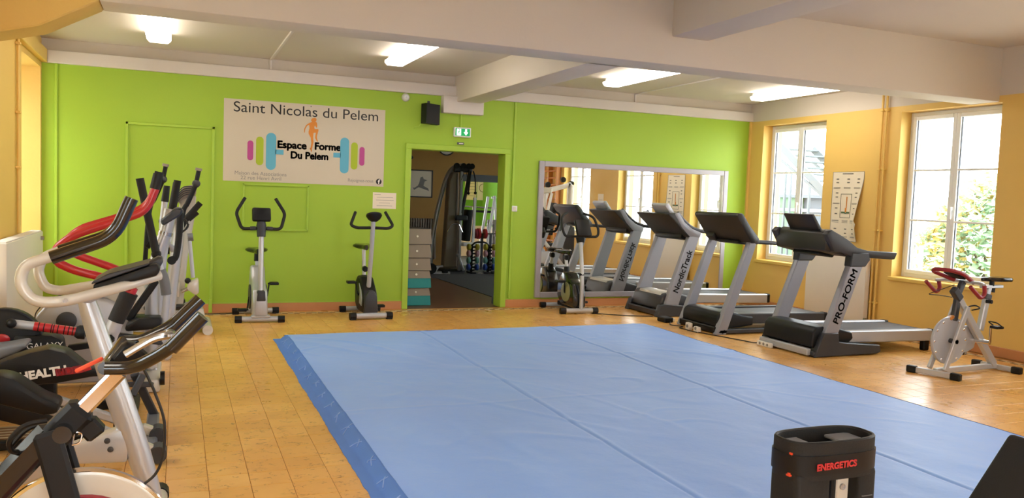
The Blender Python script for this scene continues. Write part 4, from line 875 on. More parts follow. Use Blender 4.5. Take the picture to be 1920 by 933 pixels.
o = t.part('main_frame', MB().prism([(q.x, q.z) for q in pl(YB, (246, 800), (232, 796), (188, 812), (110, 838), (-40, 880), (-40, 940), (140, 866), (240, 862))], 'xz', YB-.04, YB+.04, bev=.014, seg=2), 'silver_light')
for q in ((201, 826), (207, 842)): t.part('bolt', MB().ball(at(*q, YB-.04), (.013, .008, .013), 10), 'dark_grey', o)
t.part('rear_stabilizer', MB().cyl((-1.15, YB-.27, .04), (-1.15, YB+.27, .04), .034), 'pearl_white')
t.part('rear_frame', MB().bar(at(-20, 905, YB), (-1.15, YB, .06), .07, .07, bev=.012), 'silver_light')
t.part('seat_post', MB().bar((-.85, YB, .2), (-.98, YB, .82), .045, .05, bev=.008), 'silver_light')
t.part('saddle', MB().prism([(-.80, YB-.02), (-.80, YB+.02), (-.93, YB+.05), (-1.04, YB+.12), (-1.10, YB+.11), (-1.10, YB-.11), (-1.04, YB-.12), (-.93, YB-.05)], 'xy', .81, .88, bev=.02, seg=2), 'black_gloss')
cr = t.part('crank', MB().cyl((-.62, YB-.1, .26), (-.62, YB+.1, .26), .022).bar((-.62, YB-.1, .26), (-.76, YB-.12, .30), .014, .026).bar((-.62, YB+.1, .26), (-.48, YB+.12, .22), .014, .026), 'dark_grey')
for p_ in ((-.76, YB-.18, .30), (-.48, YB+.18, .22)): t.part('pedal', MB().box(p_, (.11, .09, .03), bev=.006), 'black_plastic', cr)

# --- black cross trainer with red handlebars
YC = 5.1
t = Thing('cross_trainer', 'black cross trainer with red looped handlebars among the left machines', 'cross trainer', (-.5, YC, 0))
o = t.part('body', MB().prism([(q.x, q.z) for q in pl(YC, (228, 690), (160, 682), (128, 656), (95, 648), (62, 655), (20, 668), (-30, 690), (-30, 760), (60, 716), (110, 712), (175, 700), (228, 698))], 'xz', YC-.09, YC+.09, bev=.02, seg=2), 'black_plastic')
# lettering along the near side
a_, b_ = at(54, 706, YC-.0915), at(108, 697, YC-.0915); d_ = (b_-a_).normalized(); up_ = Vector((-d_.z, 0, d_.x))
t.part('name_stripe', MB().prism([(q.x, q.z) for q in pl(YC-.092, (108, 704), (108, 691), (168, 685), (172, 692), (150, 699))], 'xz', YC-.0935, YC-.089), 'red_paint', o)
t.part('lettering', text_mesh('HEALTH', .062, at(81, 700, YC-.0925), d_, up_, 'print_white', ext=.001, off=.003, stretch=1.0), 'print_white', o)
t.part('lettering', text_mesh('RIDER', .052, at(131, 695, YC-.095), d_, up_, 'dark_red', ext=.001, off=.002), 'dark_red', o)
t.part('mast', MB().tube(pl(YC, (198, 690), (206, 640), (213, 618)), [.03, .032, .034], 14), 'silver')
t.part('mast_collar', MB().tube(pl(YC, (210, 622), (218, 600)), .040, 16), 'silver')
t.part('mast_sleeve', MB().tube(pl(YC, (217, 602), (243, 548)), [.044, .048], 16), 'black_foam')
t.part('mast_top', MB().tube(pl(YC, (242, 550), (248, 538)), .034, 12), 'red_paint')
t.part('clamp_lever', MB().bar(at(182, 655, YC-.06), at(212, 630, YC-.06), .03, .05, bev=.012), 'black_plastic')
for s_, yy in ((-1, 4.87), (1, 5.36)):
    if s_ < 0: P = [at(246, 540, YC)]+pl(yy, (199, 521), (137, 506), (104, 490), (104, 466), (138, 440), (219, 414), (274, 396), (292, 352)); gp = pl(yy, (290, 354), (297, 326))
    else: P = [at(248, 540, YC)]+pl(yy, (230, 508), (150, 480), (128, 470), (122, 452), (150, 428), (222, 407), (276, 388), (294, 346)); gp = pl(yy, (293, 350), (299, 322))
    o = t.part('handlebar', MB().tube(fillet(P, .07, 6), .0225, 14), 'red_paint'); t.part('hand_grip', MB().tube(gp, .0265, 14), 'black_plastic', o)
for yy, c0, c1, cap in ((4.70, (-30, 716), (296, 848), (296, 853)), (5.04, (20, 720), (296, 812), (296, 815))):
    e = at(*c1, yy); s0 = at(*c0, yy)
    r_ = t.part('pedal_rail', MB().bar(s0, e, .05, .045, bev=.008), 'silver')
    t.part('rail_wheel', MB().cyl(e+Vector((0, -.05, 0)), e+Vector((0, .05, 0)), .046, seg=20), 'dark_grey', r_)
    t.part('rail_sleeve', MB().bar(e+(s0-e).normalized()*.10, e+(s0-e).normalized()*.03, .06, .055, bev=.01), 'pearl_white', r_)
    t.part('rail_strut', MB().bar(e+(s0-e).normalized()*.02, (e.x, yy, .02), .05, .05, bev=.01), 'dark_grey', r_)
P = [(q.x, q.z) for q in pl(4.60, (-60, 704), (5, 704), (26, 710), (78, 744), (112, 756), (108, 776), (82, 780), (-60, 745))]
t.part('foot_pedal', MB().prism(P, 'xz', 4.60, 4.77, bev=.02, seg=2), 'black_plastic')
t.part('foot_pedal', MB().prism([(x+.05, z-.22) for x, z in P], 'xz', 4.98, 5.14, bev=.02, seg=2), 'black_plastic')
t.part('front_leg', MB().bar(at(252, 700, 5.35), at(291, 780, 5.52), .03, .05, bev=.006).bar(at(268, 702, 5.25), at(248, 742, 5.2), .03, .04, bev=.006).bar(at(236, 720, 5.3), at(286, 720, 5.4), .03, .03, bev=.005), 'dark_grey')
t.part('front_foot', MB().lo_hi((-.16, 4.86, .0), (-.09, 5.56, .06), bev=.01), 'grey_plastic')
t.part('body_post', MB().bar((-.30, YC, .05), at(225, 692, YC), .05, .05, bev=.008).bar((-.95, YC, .04), at(10, 700, YC), .05, .05, bev=.008), 'black_plastic')
t.part('base_beam', MB().bar((-.12, YC, .04), (-1.1, YC, .04), .05, .05, bev=.008), 'black_plastic')
t.part('rear_foot', MB().lo_hi((-1.14, 4.86, 0), (-1.07, 5.4, .06), bev=.01), 'black_plastic')

# --- black rowing trainer behind it
YG = 5.85
t = Thing('rowing_trainer', 'low black trainer with round flywheel cover and a grey arm with red print', 'rowing machine', (-.75, YG, 0))
c_ = at(8, 642, YG)
fw = t.part('flywheel_cover', MB().lathe([(.18, -.07), (.215, -.05), (.222, 0), (.215, .05), (.18, .07)], c_, (0, 1, 0), 40), 'black_plastic')
t.part('red_badge', MB().ball(at(2, 636, YG-.07), (.05, .006, .035), 14), 'red_paint', fw)
t.part('cover_rim', MB().tube([c_+Vector((math.cos(a)*.218, -.052, math.sin(a)*.218)) for a in [2*math.pi*k/40 for k in range(40)]], .006, 6, closed=True), 'dark_grey', fw)
b2 = t.part('body', MB().prism([(q.x, q.z) for q in pl(YG, (30, 624), (100, 624), (118, 632), (123, 660), (120, 700), (20, 700))], 'xz', YG-.08, YG+.08, bev=.02, seg=2), 'black_plastic')
t.part('lettering', text_mesh('GALAXY', .052, at(84, 648, YG-.082), (1, 0, .02), BZ, 'print_white', ext=.001), 'print_white', b2)
arm = t.part('pull_arm', MB().tube(pl(YG-.13, (20, 606), (64, 611)), .027, 14), 'silver')
t.part('printed_sleeve', MB().tube(pl(YG-.13, (64, 611), (142, 621)), .028, 14), 'red_paint', arm)
mb = MB()
for k in (72, 82, 96, 100, 108, 120, 128, 136): mb.tube(pl(YG-.13, (k, 611+(k-64)*.13), (k+2, 611+(k-62)*.13)), .0287, 14)
t.part('sleeve_print', mb, 'black_plastic', arm)
t.part('arm_end', MB().tube(pl(YG-.13, (142, 621), (148, 622), (160, 623)), [.034, .044, .044], 14), 'black_foam', arm); t.part('arm_pivot', MB().ball(at(21, 606, YG-.16), (.03, .03, .03), 12), 'black_plastic', arm)
t.part('seat', MB().prism([(q.x, q.z) for q in pl(5.5, (-60, 652), (10, 645), (50, 638), (56, 645), (30, 658), (-60, 690))], 'xz', 5.40, 5.62, bev=.025, seg=3), 'grey_plastic')
t.part('seat_bracket', MB().lo_hi((-.98, 5.46, .3), (-.9, 5.75, .46), bev=.01), 'dark_grey')
t.part('link_frame', MB().bar(at(128, 652, YG), at(210, 640, YG), .05, .04, bev=.006).bar(at(118, 650, YG), at(175, 700, YG), .04, .03, bev=.006), 'black_plastic')
t.part('base_beam', MB().bar((-1.15, YG, .05), (-.25, YG, .05), .07, .06, bev=.01), 'black_plastic')
t.part('body_post', MB().lo_hi((-.9, YG-.05, .04), (-.7, YG+.05, .35), bev=.01), 'black_plastic')
t.part('front_foot', MB().lo_hi((-.29, YG-.26, 0), (-.22, YG+.22, .06), bev=.01), 'black_plastic'); t.part('rear_foot', MB().lo_hi((-1.19, YG-.22, 0), (-1.12, YG+.22, .06), bev=.01), 'black_plastic')

# --- grey cross trainer with a big side housing
YF = 6.65
t = Thing('cross_trainer', 'cross trainer with big grey oval flywheel housing near the left wall', 'cross trainer', (-.5, YF, 0))
h = t.part('housing', MB().prism([(q.x, q.z) for q in pl(YF, (66, 612), (70, 590), (90, 568), (118, 555), (160, 550), (205, 556), (235, 572), (250, 600), (248, 640), (235, 670), (90, 690), (66, 660))], 'xz', YF-.13, YF+.13, bev=.03, seg=3), 'silver')
t.part('pivot_disc', MB().lathe([(.065, 0), (.065, .02), (.045, .03)], at(125, 601, YF-.13), (0, -1, 0), 24), 'dark_grey', h)
t.part('housing_line', MB().tube(curve(pl(YF-.132, (66, 606), (68, 585), (92, 562), (130, 548)), 5), .004, 6), 'print_black', h)
t.part('top_cover', MB().prism([(q.x, q.z) for q in pl(YF, (150, 552), (160, 534), (185, 522), (215, 522), (240, 540), (250, 575), (230, 572), (200, 555))], 'xz', YF-.10, YF+.10, bev=.02, seg=2), 'pearl_white')
t.part('mast', MB().tube(curve(pl(YF, (282, 690), (284, 600), (285, 530), (298, 470), (312, 430), (320, 392)), 5), .046, 16), 'silver_light')
t.part('mast_ring', MB().tube(pl(YF, (309, 440), (311, 434)), .052, 16), 'steel')
t.part('console', MB().prism([(q.x, q.z) for q in pl(YF, (300, 412), (330, 388), (343, 390), (340, 402), (306, 422))], 'xz', YF-.13, YF+.13, bev=.012), 'dark_grey')
for yy, P, Q in ((6.42, ((262, 334), (275, 395), (293, 476)), ((293, 476), (300, 500), (312, 548), (308, 600), (306, 640))), (6.92, ((333, 338), (325, 385), (316, 420)), ((316, 420), (306, 490), (300, 560), (298, 640)))):
    o = t.part('moving_arm', MB().tube(curve(pl(yy, *Q), 4), .026, 12), 'silver'); t.part('hand_grip', MB().tube(pl(yy, *P), .028, 12), 'black_foam', o); t.part('grip_joint', MB().ball(at(*Q[0], yy), .035, 12), 'black_plastic', o)
t.part('arm_sleeve', MB().tube(curve(pl(6.42, (301, 506), (308, 525), (312, 552)), 4), .036, 12), 'grey_plastic')
t.part('knob', MB().cyl(at(276, 456, 6.5), at(284, 460, 6.5), .03).bar(at(282, 458, 6.5), at(300, 462, YF), .02, .02), 'black_plastic')
t.part('brace', MB().bar(at(293, 525, 6.5), at(240, 600, 6.5), .04, .05, bev=.008), 'black_plastic')
o = t.part('foot_pedal', MB().prism([(q.x, q.z) for q in pl(6.42, (236, 606), (262, 592), (304, 592), (304, 612), (236, 618))], 'xz', 6.32, 6.50, bev=.02, seg=2), 'black_plastic')
t.part('pedal_arm', MB().bar(at(150, 622, 6.42), at(306, 640, 6.42), .05, .05, bev=.01).bar(at(150, 650, 6.9), at(300, 640, 6.9), .05, .05, bev=.01), 'dark_grey')
t.part('front_stabilizer', MB().lo_hi((-.21, 6.30, .0), (-.10, 7.0, .10), bev=.02, seg=2), 'pearl_white')
t.part('transport_wheel', MB().cyl((-.10, 6.33, .10), (-.07, 6.33, .10), .05, seg=18), 'black_plastic'); t.part('base_beam', MB().lo_hi((-1.05, YF-.05, .03), (-.15, YF+.05, .10), bev=.01), 'silver'); t.part('rear_stabilizer', MB().lo_hi((-1.12, 6.35, 0), (-1.03, 6.95, .08), bev=.02), 'silver')
t.part('mast_foot', MB().bar((-.16, YF, .08), at(282, 690, YF), .09, .09, bev=.012), 'silver_light')

# --- slim silver cross trainer
YD = 7.75
t = Thing('cross_trainer', 'slim silver cross trainer with tall straight black grips in the left row', 'cross trainer', (-.3, YD, 0))
t.part('mast', MB().tube(curve(pl(YD, (313, 625), (320, 560), (327, 500), (334, 440), (330, 400)), 5), .050, 16), 'silver_light')
t.part('console', MB().prism([(q.x, q.z) for q in pl(YD, (296, 413), (312, 400), (340, 390), (346, 396), (342, 404), (312, 412), (302, 420))], 'xz', YD-.15, YD+.15, bev=.012), 'dark_grey')
for yy, P, Q in ((7.5, ((313, 348), (309, 378)), ((309, 378), (305, 440))), (8.0, ((330, 342), (322, 392)), ((322, 392), (318, 440)))):
    o = t.part('fixed_handle', MB().tube(curve(pl(yy, *Q)+[at(326, 470, YD)], 4), .026, 12), 'silver'); t.part('hand_grip', MB().tube(pl(yy, *P), [.026, .032], 12), 'black_plastic', o)
o = t.part('moving_arm', MB().tube(curve(pl(7.45, (338, 398), (336, 440), (330, 480), (322, 486)), 4), .027, 12), 'black_foam'); t.part('arm_end', MB().cyl(at(322, 488, 7.42), at(322, 488, 7.50), .036), 'black_plastic', o)
t.part('knob', MB().cyl(at(312, 470, 7.6), at(318, 470, 7.6), .03), 'black_plastic')
t.part('cable_loop', MB().tube(curve(pl(YD-.1, (335, 410), (348, 412), (352, 425), (340, 436)), 4), .008, 6), 'cable_black')
t.part('front_stabilizer', MB().cyl((at(313, 625, YD).x, YD-.28, .045), (at(313, 625, YD).x, YD+.28, .045), .045), 'silver_light')
t.part('mast_foot', MB().bar((at(313, 625, YD).x, YD, .04), at(313, 622, YD), .09, .09, bev=.012), 'silver_light')
t.part('base_beam', MB().lo_hi((-1.0, YD-.05, .03), (-.08, YD+.05, .11), bev=.012), 'silver'); t.part('rear_stabilizer', MB().cyl((-1.0, YD-.27, .045), (-1.0, YD+.27, .045), .04), 'silver')
t.part('housing', MB().prism([(-.95, .1), (-.95, .45), (-.8, .6), (-.6, .6), (-.45, .45), (-.42, .1)], 'xz', YD-.11, YD+.11, bev=.03, seg=2), 'silver_light')
for yy in (7.55, 7.95): t.part('foot_pedal', MB().box((-.35, yy, .3), (.36, .13, .05), bev=.015), 'black_plastic')
t.part('pedal_arm', MB().bar((-.75, 7.55, .3), (-.12, 7.55, .25), .04, .05).bar((-.75, 7.95, .3), (-.12, 7.95, .25), .04, .05), 'silver')

# --- white cross trainer by the green wall
YE = 8.95
t = Thing('cross_trainer', 'white cross trainer with fan-shaped console, last in the left row by the green wall', 'cross trainer', (.1, YE, 0))
t.part('mast', MB().prism([(q.x, q.z) for q in pl(YE, (336, 372), (368, 366), (366, 400), (352, 480), (342, 585), (326, 585), (334, 470))], 'xz', YE-.09, YE+.09, bev=.02, seg=2), 'pearl_white')
c_ = t.part('console', MB().prism([(q.x, q.z) for q in pl(YE, (330, 382), (334, 362), (345, 350), (360, 346), (368, 352), (367, 366), (345, 372))], 'xz', YE-.16, YE+.16, bev=.02, seg=2), 'step_grey')
for k in range(5): t.part('grille_rib', MB().tube(curve(pl(YE-.163, (332, 378-k*4), (345, 366-k*4), (364, 362-k*3)), 4), .005, 6), 'dark_grey', c_)
for yy, dx in ((8.68, 0), (9.22, -62)):
    def m_(*q): return pl(yy, *[(u+dx, v-(8 if dx else 0)) for u, v in q])
    o = t.part('moving_arm', MB().tube(curve(m_((368, 344), (352, 380), (344, 395), (338, 440), (334, 500)), 5), .024, 12), 'black_plastic')
    t.part('hand_grip', MB().tube(m_((368, 342), (373, 318)), .022, 12), 'black_foam', o); t.part('grip_cap', MB().tube(m_((372, 320), (373, 315)), .032, 12), 'step_grey', o); t.part('grip_joint', MB().ball(m_((368, 344))[0], .04, 12), 'dark_grey', o)
o = t.part('fixed_handle', MB().tube(curve(pl(8.8, (340, 425), (348, 412), (360, 398), (376, 380)), 5), .03, 12), 'black_foam'); t.part('pulse_grip', MB().tube(pl(8.8, (352, 410), (369, 396)), .036, 12), 'black_plastic', o)
t.part('cable_loop', MB().tube(curve(pl(8.75, (332, 420), (330, 436), (345, 432), (354, 420)), 5), .008, 6), 'cable_black')
o = t.part('link_rod', MB().tube(pl(8.7, (355, 445), (362, 520)), .02, 12), 'silver'); t.part('link_pivot', MB().cyl(at(352, 445, 8.7), at(362, 444, 8.7), .04), 'grey_plastic', o)
t.part('link_housing', MB().prism([(q.x, q.z) for q in pl(8.7, (354, 528), (372, 520), (373, 548), (366, 552), (350, 540))], 'xz', 8.62, 8.78, bev=.02, seg=2), 'pearl_white')
t.part('link_knob', MB().ball(at(352, 526, 8.66), .03, 12), 'black_plastic'); t.part('link_axle', MB().cyl(at(340, 546, 8.7), at(352, 541, 8.7), .02), 'steel')
t.part('side_cover', MB().prism([(q.x, q.z) for q in pl(8.75, (324, 550), (328, 528), (337, 528), (337, 555), (324, 556))], 'xz', 8.66, 8.84, bev=.02, seg=2), 'pearl_white')
t.part('housing', MB().prism([(q.x, q.z) for q in pl(YE, (260, 580), (290, 572), (330, 576), (380, 574), (384, 588), (380, 600), (260, 606))], 'xz', YE-.16, YE+.16, bev=.02, seg=2), 'pearl_white')
x_ = at(388, 590, YE).x
t.part('front_stabilizer', MB().cyl((x_, YE-.3, .05), (x_, YE+.3, .05), .05), 'pearl_white'); t.part('base_beam', MB().lo_hi((-.6, YE-.05, .03), (x_, YE+.05, .12), bev=.012), 'pearl_white')
t.part('rear_stabilizer', MB().cyl((-.6, YE-.28, .05), (-.6, YE+.28, .05), .05), 'pearl_white')
for yy in (8.72, 9.18): t.part('foot_pedal', MB().box((-.1, yy, .28), (.38, .13, .05), bev=.015), 'black_plastic')
t.part('pedal_arm', MB().bar((-.5, 8.72, .27), (.15, 8.72, .24), .04, .05).bar((-.5, 9.18, .27), (.15, 9.18, .24), .04, .05), 'silver')
t.part('rear_housing', MB().prism([(-.62, .1), (-.62, .4), (-.5, .55), (-.3, .5), (-.2, .3), (-.2, .1)], 'xz', YE-.12, YE+.12, bev=.03, seg=2), 'pearl_white')

# striped doormat under the trainers
t = Thing('striped_rug', 'small brown and beige striped rug on the floor at the far left', 'rug', (-.9, 5.37, 0))
t.part('backing', MB().lo_hi((-1.05, 5.13, .0005), (-.77, 5.61, .008), bev=.002), 'rug_light')
for k in range(8): t.part('stripe', MB().lo_hi((-1.04, 5.15+k*.057, .007), (-.78, 5.175+k*.057, .011), bev=.002), 'rug_brown')
cord('thin black cord on the floor along the green wall', [(.30, 10.05, .008), (.42, 10.06, .007), (.6, 10.08, .007), (.66, 10.12, .007)])

# ------------------------------------------------------------------ foreground: padded machine top and dark bench pad
Y0 = 2.12
c_ = (at(1466, 815, Y0)+at(1624, 812, Y0))/2; hw = (at(1624, 812, Y0)-at(1466, 815, Y0)).length/2
zt = at(1545, 815, Y0).z
t = Thing('padded_stand', 'black padded support with red lettering on a pale post in the foreground', 'gym machine', (c_.x, Y0, 0))
def oval(cx, cy, rx, ry, n=40):
    out = []
    for k in range(n):
        a = 2*math.pi*k/n; ca, sa = math.cos(a), math.sin(a); e = .62
        out.append((cx+rx*math.copysign(abs(ca)**e, ca), cy+ry*math.copysign(abs(sa)**e, sa)))
    return out
def shell(mb, O, I, z0, z1):
    b = mb.bm; n = len(O)
    r = [[b.verts.new((x, y, z)) for x, y in P] for P, z in ((O, z0), (O, z1), (I, z1), (I, z0))]
    for k in range(n):
        for q in range(4): b.faces.new((r[q][k], r[q][(k+1) % n], r[(q+1) % 4][(k+1) % n], r[(q+1) % 4][k]))
    return mb
ax = Vector((.96, -.28, 0)).normalized(); cx, cy = c_.x, Y0
ry = .085
rg = t.part('padded_collar', shell(MB(), oval(cx, cy, hw, ry), oval(cx, cy, hw-.016, ry-.016), zt-.125, zt), 'black_foam')
t.part('collar_piping', MB().tube([(x, y, zt) for x, y in oval(cx, cy, hw-.006, ry-.006)], .006, 6, closed=True), 'black_plastic', rg)
t.part('strap', shell(MB(), oval(cx, cy, hw+.004, ry+.004), oval(cx, cy, hw-.002, ry-.002), zt-.105, zt-.04), 'black_plastic', rg)
t.part('strap_label', MB().lo_hi((cx-hw+.004, cy-.03, zt-.045), (cx-hw+.018, cy-ry*.55, zt-.033)).lo_hi((cx-hw+.0, cy-.03, zt-.112), (cx-hw+.016, cy-ry*.55, zt-.10)), 'orange_red', rg)
t.part('lettering', text_mesh('ENERGETICS', .030, (cx-.028, cy-ry-.0055, zt-.075), (1, 0, .02), BZ, 'print_red', ext=.001, off=.0012), 'print_red', rg)
for x0_, x1_, nm in ((cx-hw+.012, cx-hw*.14, 'padded_leg'), (cx+hw*.5, cx+hw-.012, 'padded_leg')): 
    lg = t.part(nm, MB().lo_hi((x0_, cy-ry+.012, .10), (x1_, cy+ry-.02, zt-.10), bev=.02, seg=3), 'black_foam')
    for k in range(3): t.part('seam', MB().lo_hi((x0_+.015, cy-ry+.0105, zt-.20-.035*k), (x0_+.06, cy-ry+.0135, zt-.197-.035*k)), 'grey_plastic', lg)
ps = t.part('post', MB().lo_hi((cx+hw*.2, cy-.03, .02), (cx+hw*.49, cy+.02, zt-.03), bev=.004), 'beige_gym')
t.part('bolt', MB().cyl((cx+hw*.32, cy-.03, zt-.175), (cx+hw*.32, cy-.036, zt-.175), .011, seg=12), 'steel', ps)
t.part('post_pad', MB().lo_hi((cx+hw*.1, cy-.03, zt-.24), (cx+hw*.2, cy+.03, zt-.10), bev=.006), 'black_foam', ps)
t.part('cross_shelf', MB().lo_hi((cx-hw+.03, cy-.06, zt-.03), (cx-.07, cy+.06, zt-.018), bev=.004).lo_hi((cx+.05, cy-.06, zt-.03), (cx+hw-.03, cy+.06, zt-.018), bev=.004), 'grey_plastic', rg)
t.part('base', MB().lo_hi((cx-.22, cy-.22, 0), (cx+.22, cy+.22, .04), bev=.01).lo_hi((cx-.12, cy-.06, .03), (cx+.14, cy+.06, .12), bev=.01), 'beige_gym')
YP = 2.3
t = Thing('incline_bench', 'black padded bench corner at the lower right edge of the view', 'bench', (3.35, YP, 0))
q = pl(YP, (1868, 938), (1935, 832), (1990, 900), (1930, 1000))
t.part('back_pad', MB().prism([(a.x, a.z) for a in pl(YP, (1845, 975), (1940, 825), (2010, 860), (1915, 1010))], 'xz', YP-.12, YP+.12, bev=.02, seg=3), 'black_foam')
p_ = at(1920, 940, YP); t.part('post', MB().bar((p_.x, YP, p_.z-.03), (p_.x+.12, YP, .03), .05, .05, bev=.006), 'beige_gym'); t.part('foot', MB().lo_hi((p_.x-.1, YP-.22, 0), (p_.x+.34, YP+.22, .04), bev=.008), 'beige_gym')
# ------------------------------------------------------------------ room beyond the doorway
NX0, NX1, NY1 = 1.9, 8.05, 16.35
struct('floor_back_room', MB().lo_hi((NX0-.2, D+.02, -.2), (NX1+.3, 19.2, -.002)), 'brown_floor')
struct('floor_rubber', MB().prism([(3.0, 14.1), (4.28, 13.9), (4.36, 10.7), (NX1, 10.7), (NX1, 19.1), (3.0, 19.1)], 'xy', -.003, .006), 'rubber_floor')
struct('wall_back_room_left', MB().lo_hi((NX0-.2, D+.22, -.02), (NX0, 19.2, 3.2)), 'tan_paint')
mb = MB(); wall_cells(mb, [D+.22, 11.6, 12.9, 14.1, 15.4, 19.2], [-.02, .9, 2.4, 3.2], [(11.6, 12.9, .9, 2.4), (14.1, 15.4, .9, 2.4)], lambda m, a, b, c, d: m.lo_hi((NX1, a, c), (NX1+.3, b, d)))  # two unseen window openings added to bring light into this room
struct('wall_back_room_right', mb, 'tan_paint')
portal((NX1+.29, 12.25, 1.65), (0, math.pi/2, 0), 1.5, 1.3)
portal((NX1+.29, 14.75, 1.65), (0, math.pi/2, 0), 1.5, 1.3)
window(9, 11.6, 12.9, .9, 2.4, NX1+.15, 1); window(10, 14.1, 15.4, .9, 2.4, NX1+.15, 1)  # added side windows, out of view, daylight for the dim back room
mb = MB(); wall_cells(mb, [NX0, 5.55, 7.2, NX1], [-.02, 1.88, 3.2], [(5.55, 7.2, -.02, 1.88)], lambda m, a, b, c, d: m.lo_hi((a, NY1, c), (b, NY1+.2, d)))
struct('wall_back_room_far', mb, 'tan_paint')
struct('trim_18', MB().lo_hi((5.5, NY1-.03, 1.78), (7.25, NY1+.02, 1.93), bev=.005), 'shed_grey')
struct('wall_green_room', MB().lo_hi((5.0, 18.9, .75), (NX1, 19.1, 3.2)).lo_hi((6.95, NY1+.2, .75), (7.05, 18.9, 3.2)), 'room_green')
struct('wall_green_room_low', MB().lo_hi((5.0, 18.88, -.02), (NX1, 19.1, .75)).lo_hi((6.93, NY1+.2, -.02), (7.06, 18.9, .75)), 'radiator_white')
struct('ceiling_back_room', MB().lo_hi((NX0-.2, D+.22, 3.1), (NX1+.3, 19.2, 3.3)), 'white_plaster')
# door leaf folded back on the right
t = Thing('door_1', None, None, (4.4, D+.26, 0), kind='structure')
t.part('leaf', MB().lo_hi((4.075, D+.24, .012), (4.70, D+.28, 2.04), bev=.004), 'radiator_white')
t.part('stop_plate', MB().lo_hi((4.045, D+.225, .012), (4.08, D+.29, .105)), 'shed_grey')
t.part('door_handle', MB().cyl((4.60, D+.28, 1.0), (4.60, D+.33, 1.0), .012).lo_hi((4.49, D+.325, .985), (4.61, D+.345, 1.015), bev=.004), 'steel')
MB().bar((2.79, D+.26, 2.06), (2.86, D+.34, 1.97), .03, .025, bev=.006).ball((2.865, D+.345, 1.965), .022, 10).top('door_closer', 'black_plastic', 'small black door closer arm in the top left of the doorway', 'door closer')
t = Thing('framed_poster', 'framed anatomy poster on the tan wall beyond the doorway', 'poster', (4.6, NY1, 1.4))
t.part('sheet', MB().lo_hi((4.30, NY1-.012, 1.42), (4.885, NY1, 1.97)), 'paper'); t.part('frame', MB().lo_hi((4.29, NY1-.02, 1.41), (4.895, NY1, 1.432)).lo_hi((4.29, NY1-.02, 1.955), (4.895, NY1, 1.977)).lo_hi((4.29, NY1-.02, 1.41), (4.312, NY1, 1.977)).lo_hi((4.873, NY1-.02, 1.41), (4.895, NY1, 1.977)), 'dark_grey')
t.part('figure_print', MB().prism([(4.50, 1.56), (4.60, 1.62), (4.66, 1.60), (4.82, 1.55), (4.80, 1.60), (4.70, 1.65), (4.72, 1.74), (4.78, 1.77), (4.70, 1.79), (4.68, 1.84), (4.63, 1.82), (4.61, 1.72), (4.58, 1.65), (4.50, 1.60), (4.47, 1.62)], 'xz', NY1-.0135, NY1-.011), 'print_grey')
t = Thing('ribbed_radiator', 'old ribbed radiator under the framed poster beyond the doorway', 'radiator', (4.65, NY1-.1, .1))
for k in range(13): t.part('column', MB().lo_hi((4.30+k*.052, NY1-.16, .14), (4.338+k*.052, NY1-.05, .985), bev=.015, seg=2), 'step_grey')
t.part('header_pipe', MB().lo_hi((4.3, NY1-.13, .18), (4.98, NY1-.08, .22)).lo_hi((4.3, NY1-.13, .9), (4.98, NY1-.08, .94)), 'step_grey'); t.part('foot', MB().lo_hi((4.36, NY1-.14, 0), (4.40, NY1-.07, .16)).lo_hi((4.86, NY1-.14, 0), (4.90, NY1-.07, .16)), 'step_grey')
t = Thing('wall_clock', 'round wall clock on the tan wall at the top of the doorway', 'clock', (5.17, NY1, 2.5))
t.part('rim', MB().lathe([(.19, 0), (.195, .03), (.175, .04), (.17, .02)], (5.17, NY1, 2.49), (0, -1, 0), 30), 'dark_grey'); t.part('dial', MB().cyl((5.17, NY1, 2.49), (5.17, NY1-.024, 2.49), .17, seg=30), 'print_white'); t.part('hands', MB().bar((5.17, NY1-.027, 2.49), (5.12, NY1-.027, 2.56), .004, .014).bar((5.17, NY1-.027, 2.49), (5.29, NY1-.027, 2.47), .004, .01), 'print_black')
# stack of aerobic steps
H = [(.0, .235), (.235, .47), (.47, .64), (.64, .82), (.82, 1.03)]
LB = ['lowest step block of the stack inside the doorway, grey over teal', 'second step block from the floor in the doorway stack, grey over teal', 'all-grey step block in the middle of the doorway stack', 'grey step block directly below the top of the doorway stack', 'topmost grey step block of the stack inside the doorway']
for k, ((a, b), lb) in enumerate(zip(H, LB)):
    t = Thing('step_block', lb, 'step', (2.985, 10.75, a), 'step blocks stacked in the doorway')
    tw = k < 2; zs = a+(b-a)*.55 if tw else a
    if tw: t.part('lower_band', MB().quadprism([(2.80, 10.50, a+.002), (3.17, 10.50, a+.002), (3.17, 11.05, a+.002), (2.80, 11.05, a+.002)], [(2.81, 10.51, zs), (3.16, 10.51, zs), (3.16, 11.04, zs), (2.81, 11.04, zs)]), 'teal')
    t.part('body', MB().quadprism([(2.805, 10.505, zs+.002), (3.165, 10.505, zs+.002), (3.165, 11.045, zs+.002), (2.805, 11.045, zs+.002)], [(2.825, 10.525, b-.006), (3.145, 10.525, b-.006), (3.145, 11.02, b-.006), (2.825, 11.02, b-.006)]), 'step_grey')
    t.part('top_pad', MB().lo_hi((2.83, 10.53, b-.008), (3.14, 11.01, b-.001), bev=.003), 'dark_grey')
    t.part('button', MB().cyl((2.96, 10.512, (zs+b)/2), (2.96, 10.498, (zs+b)/2), .014), 'plug_white')
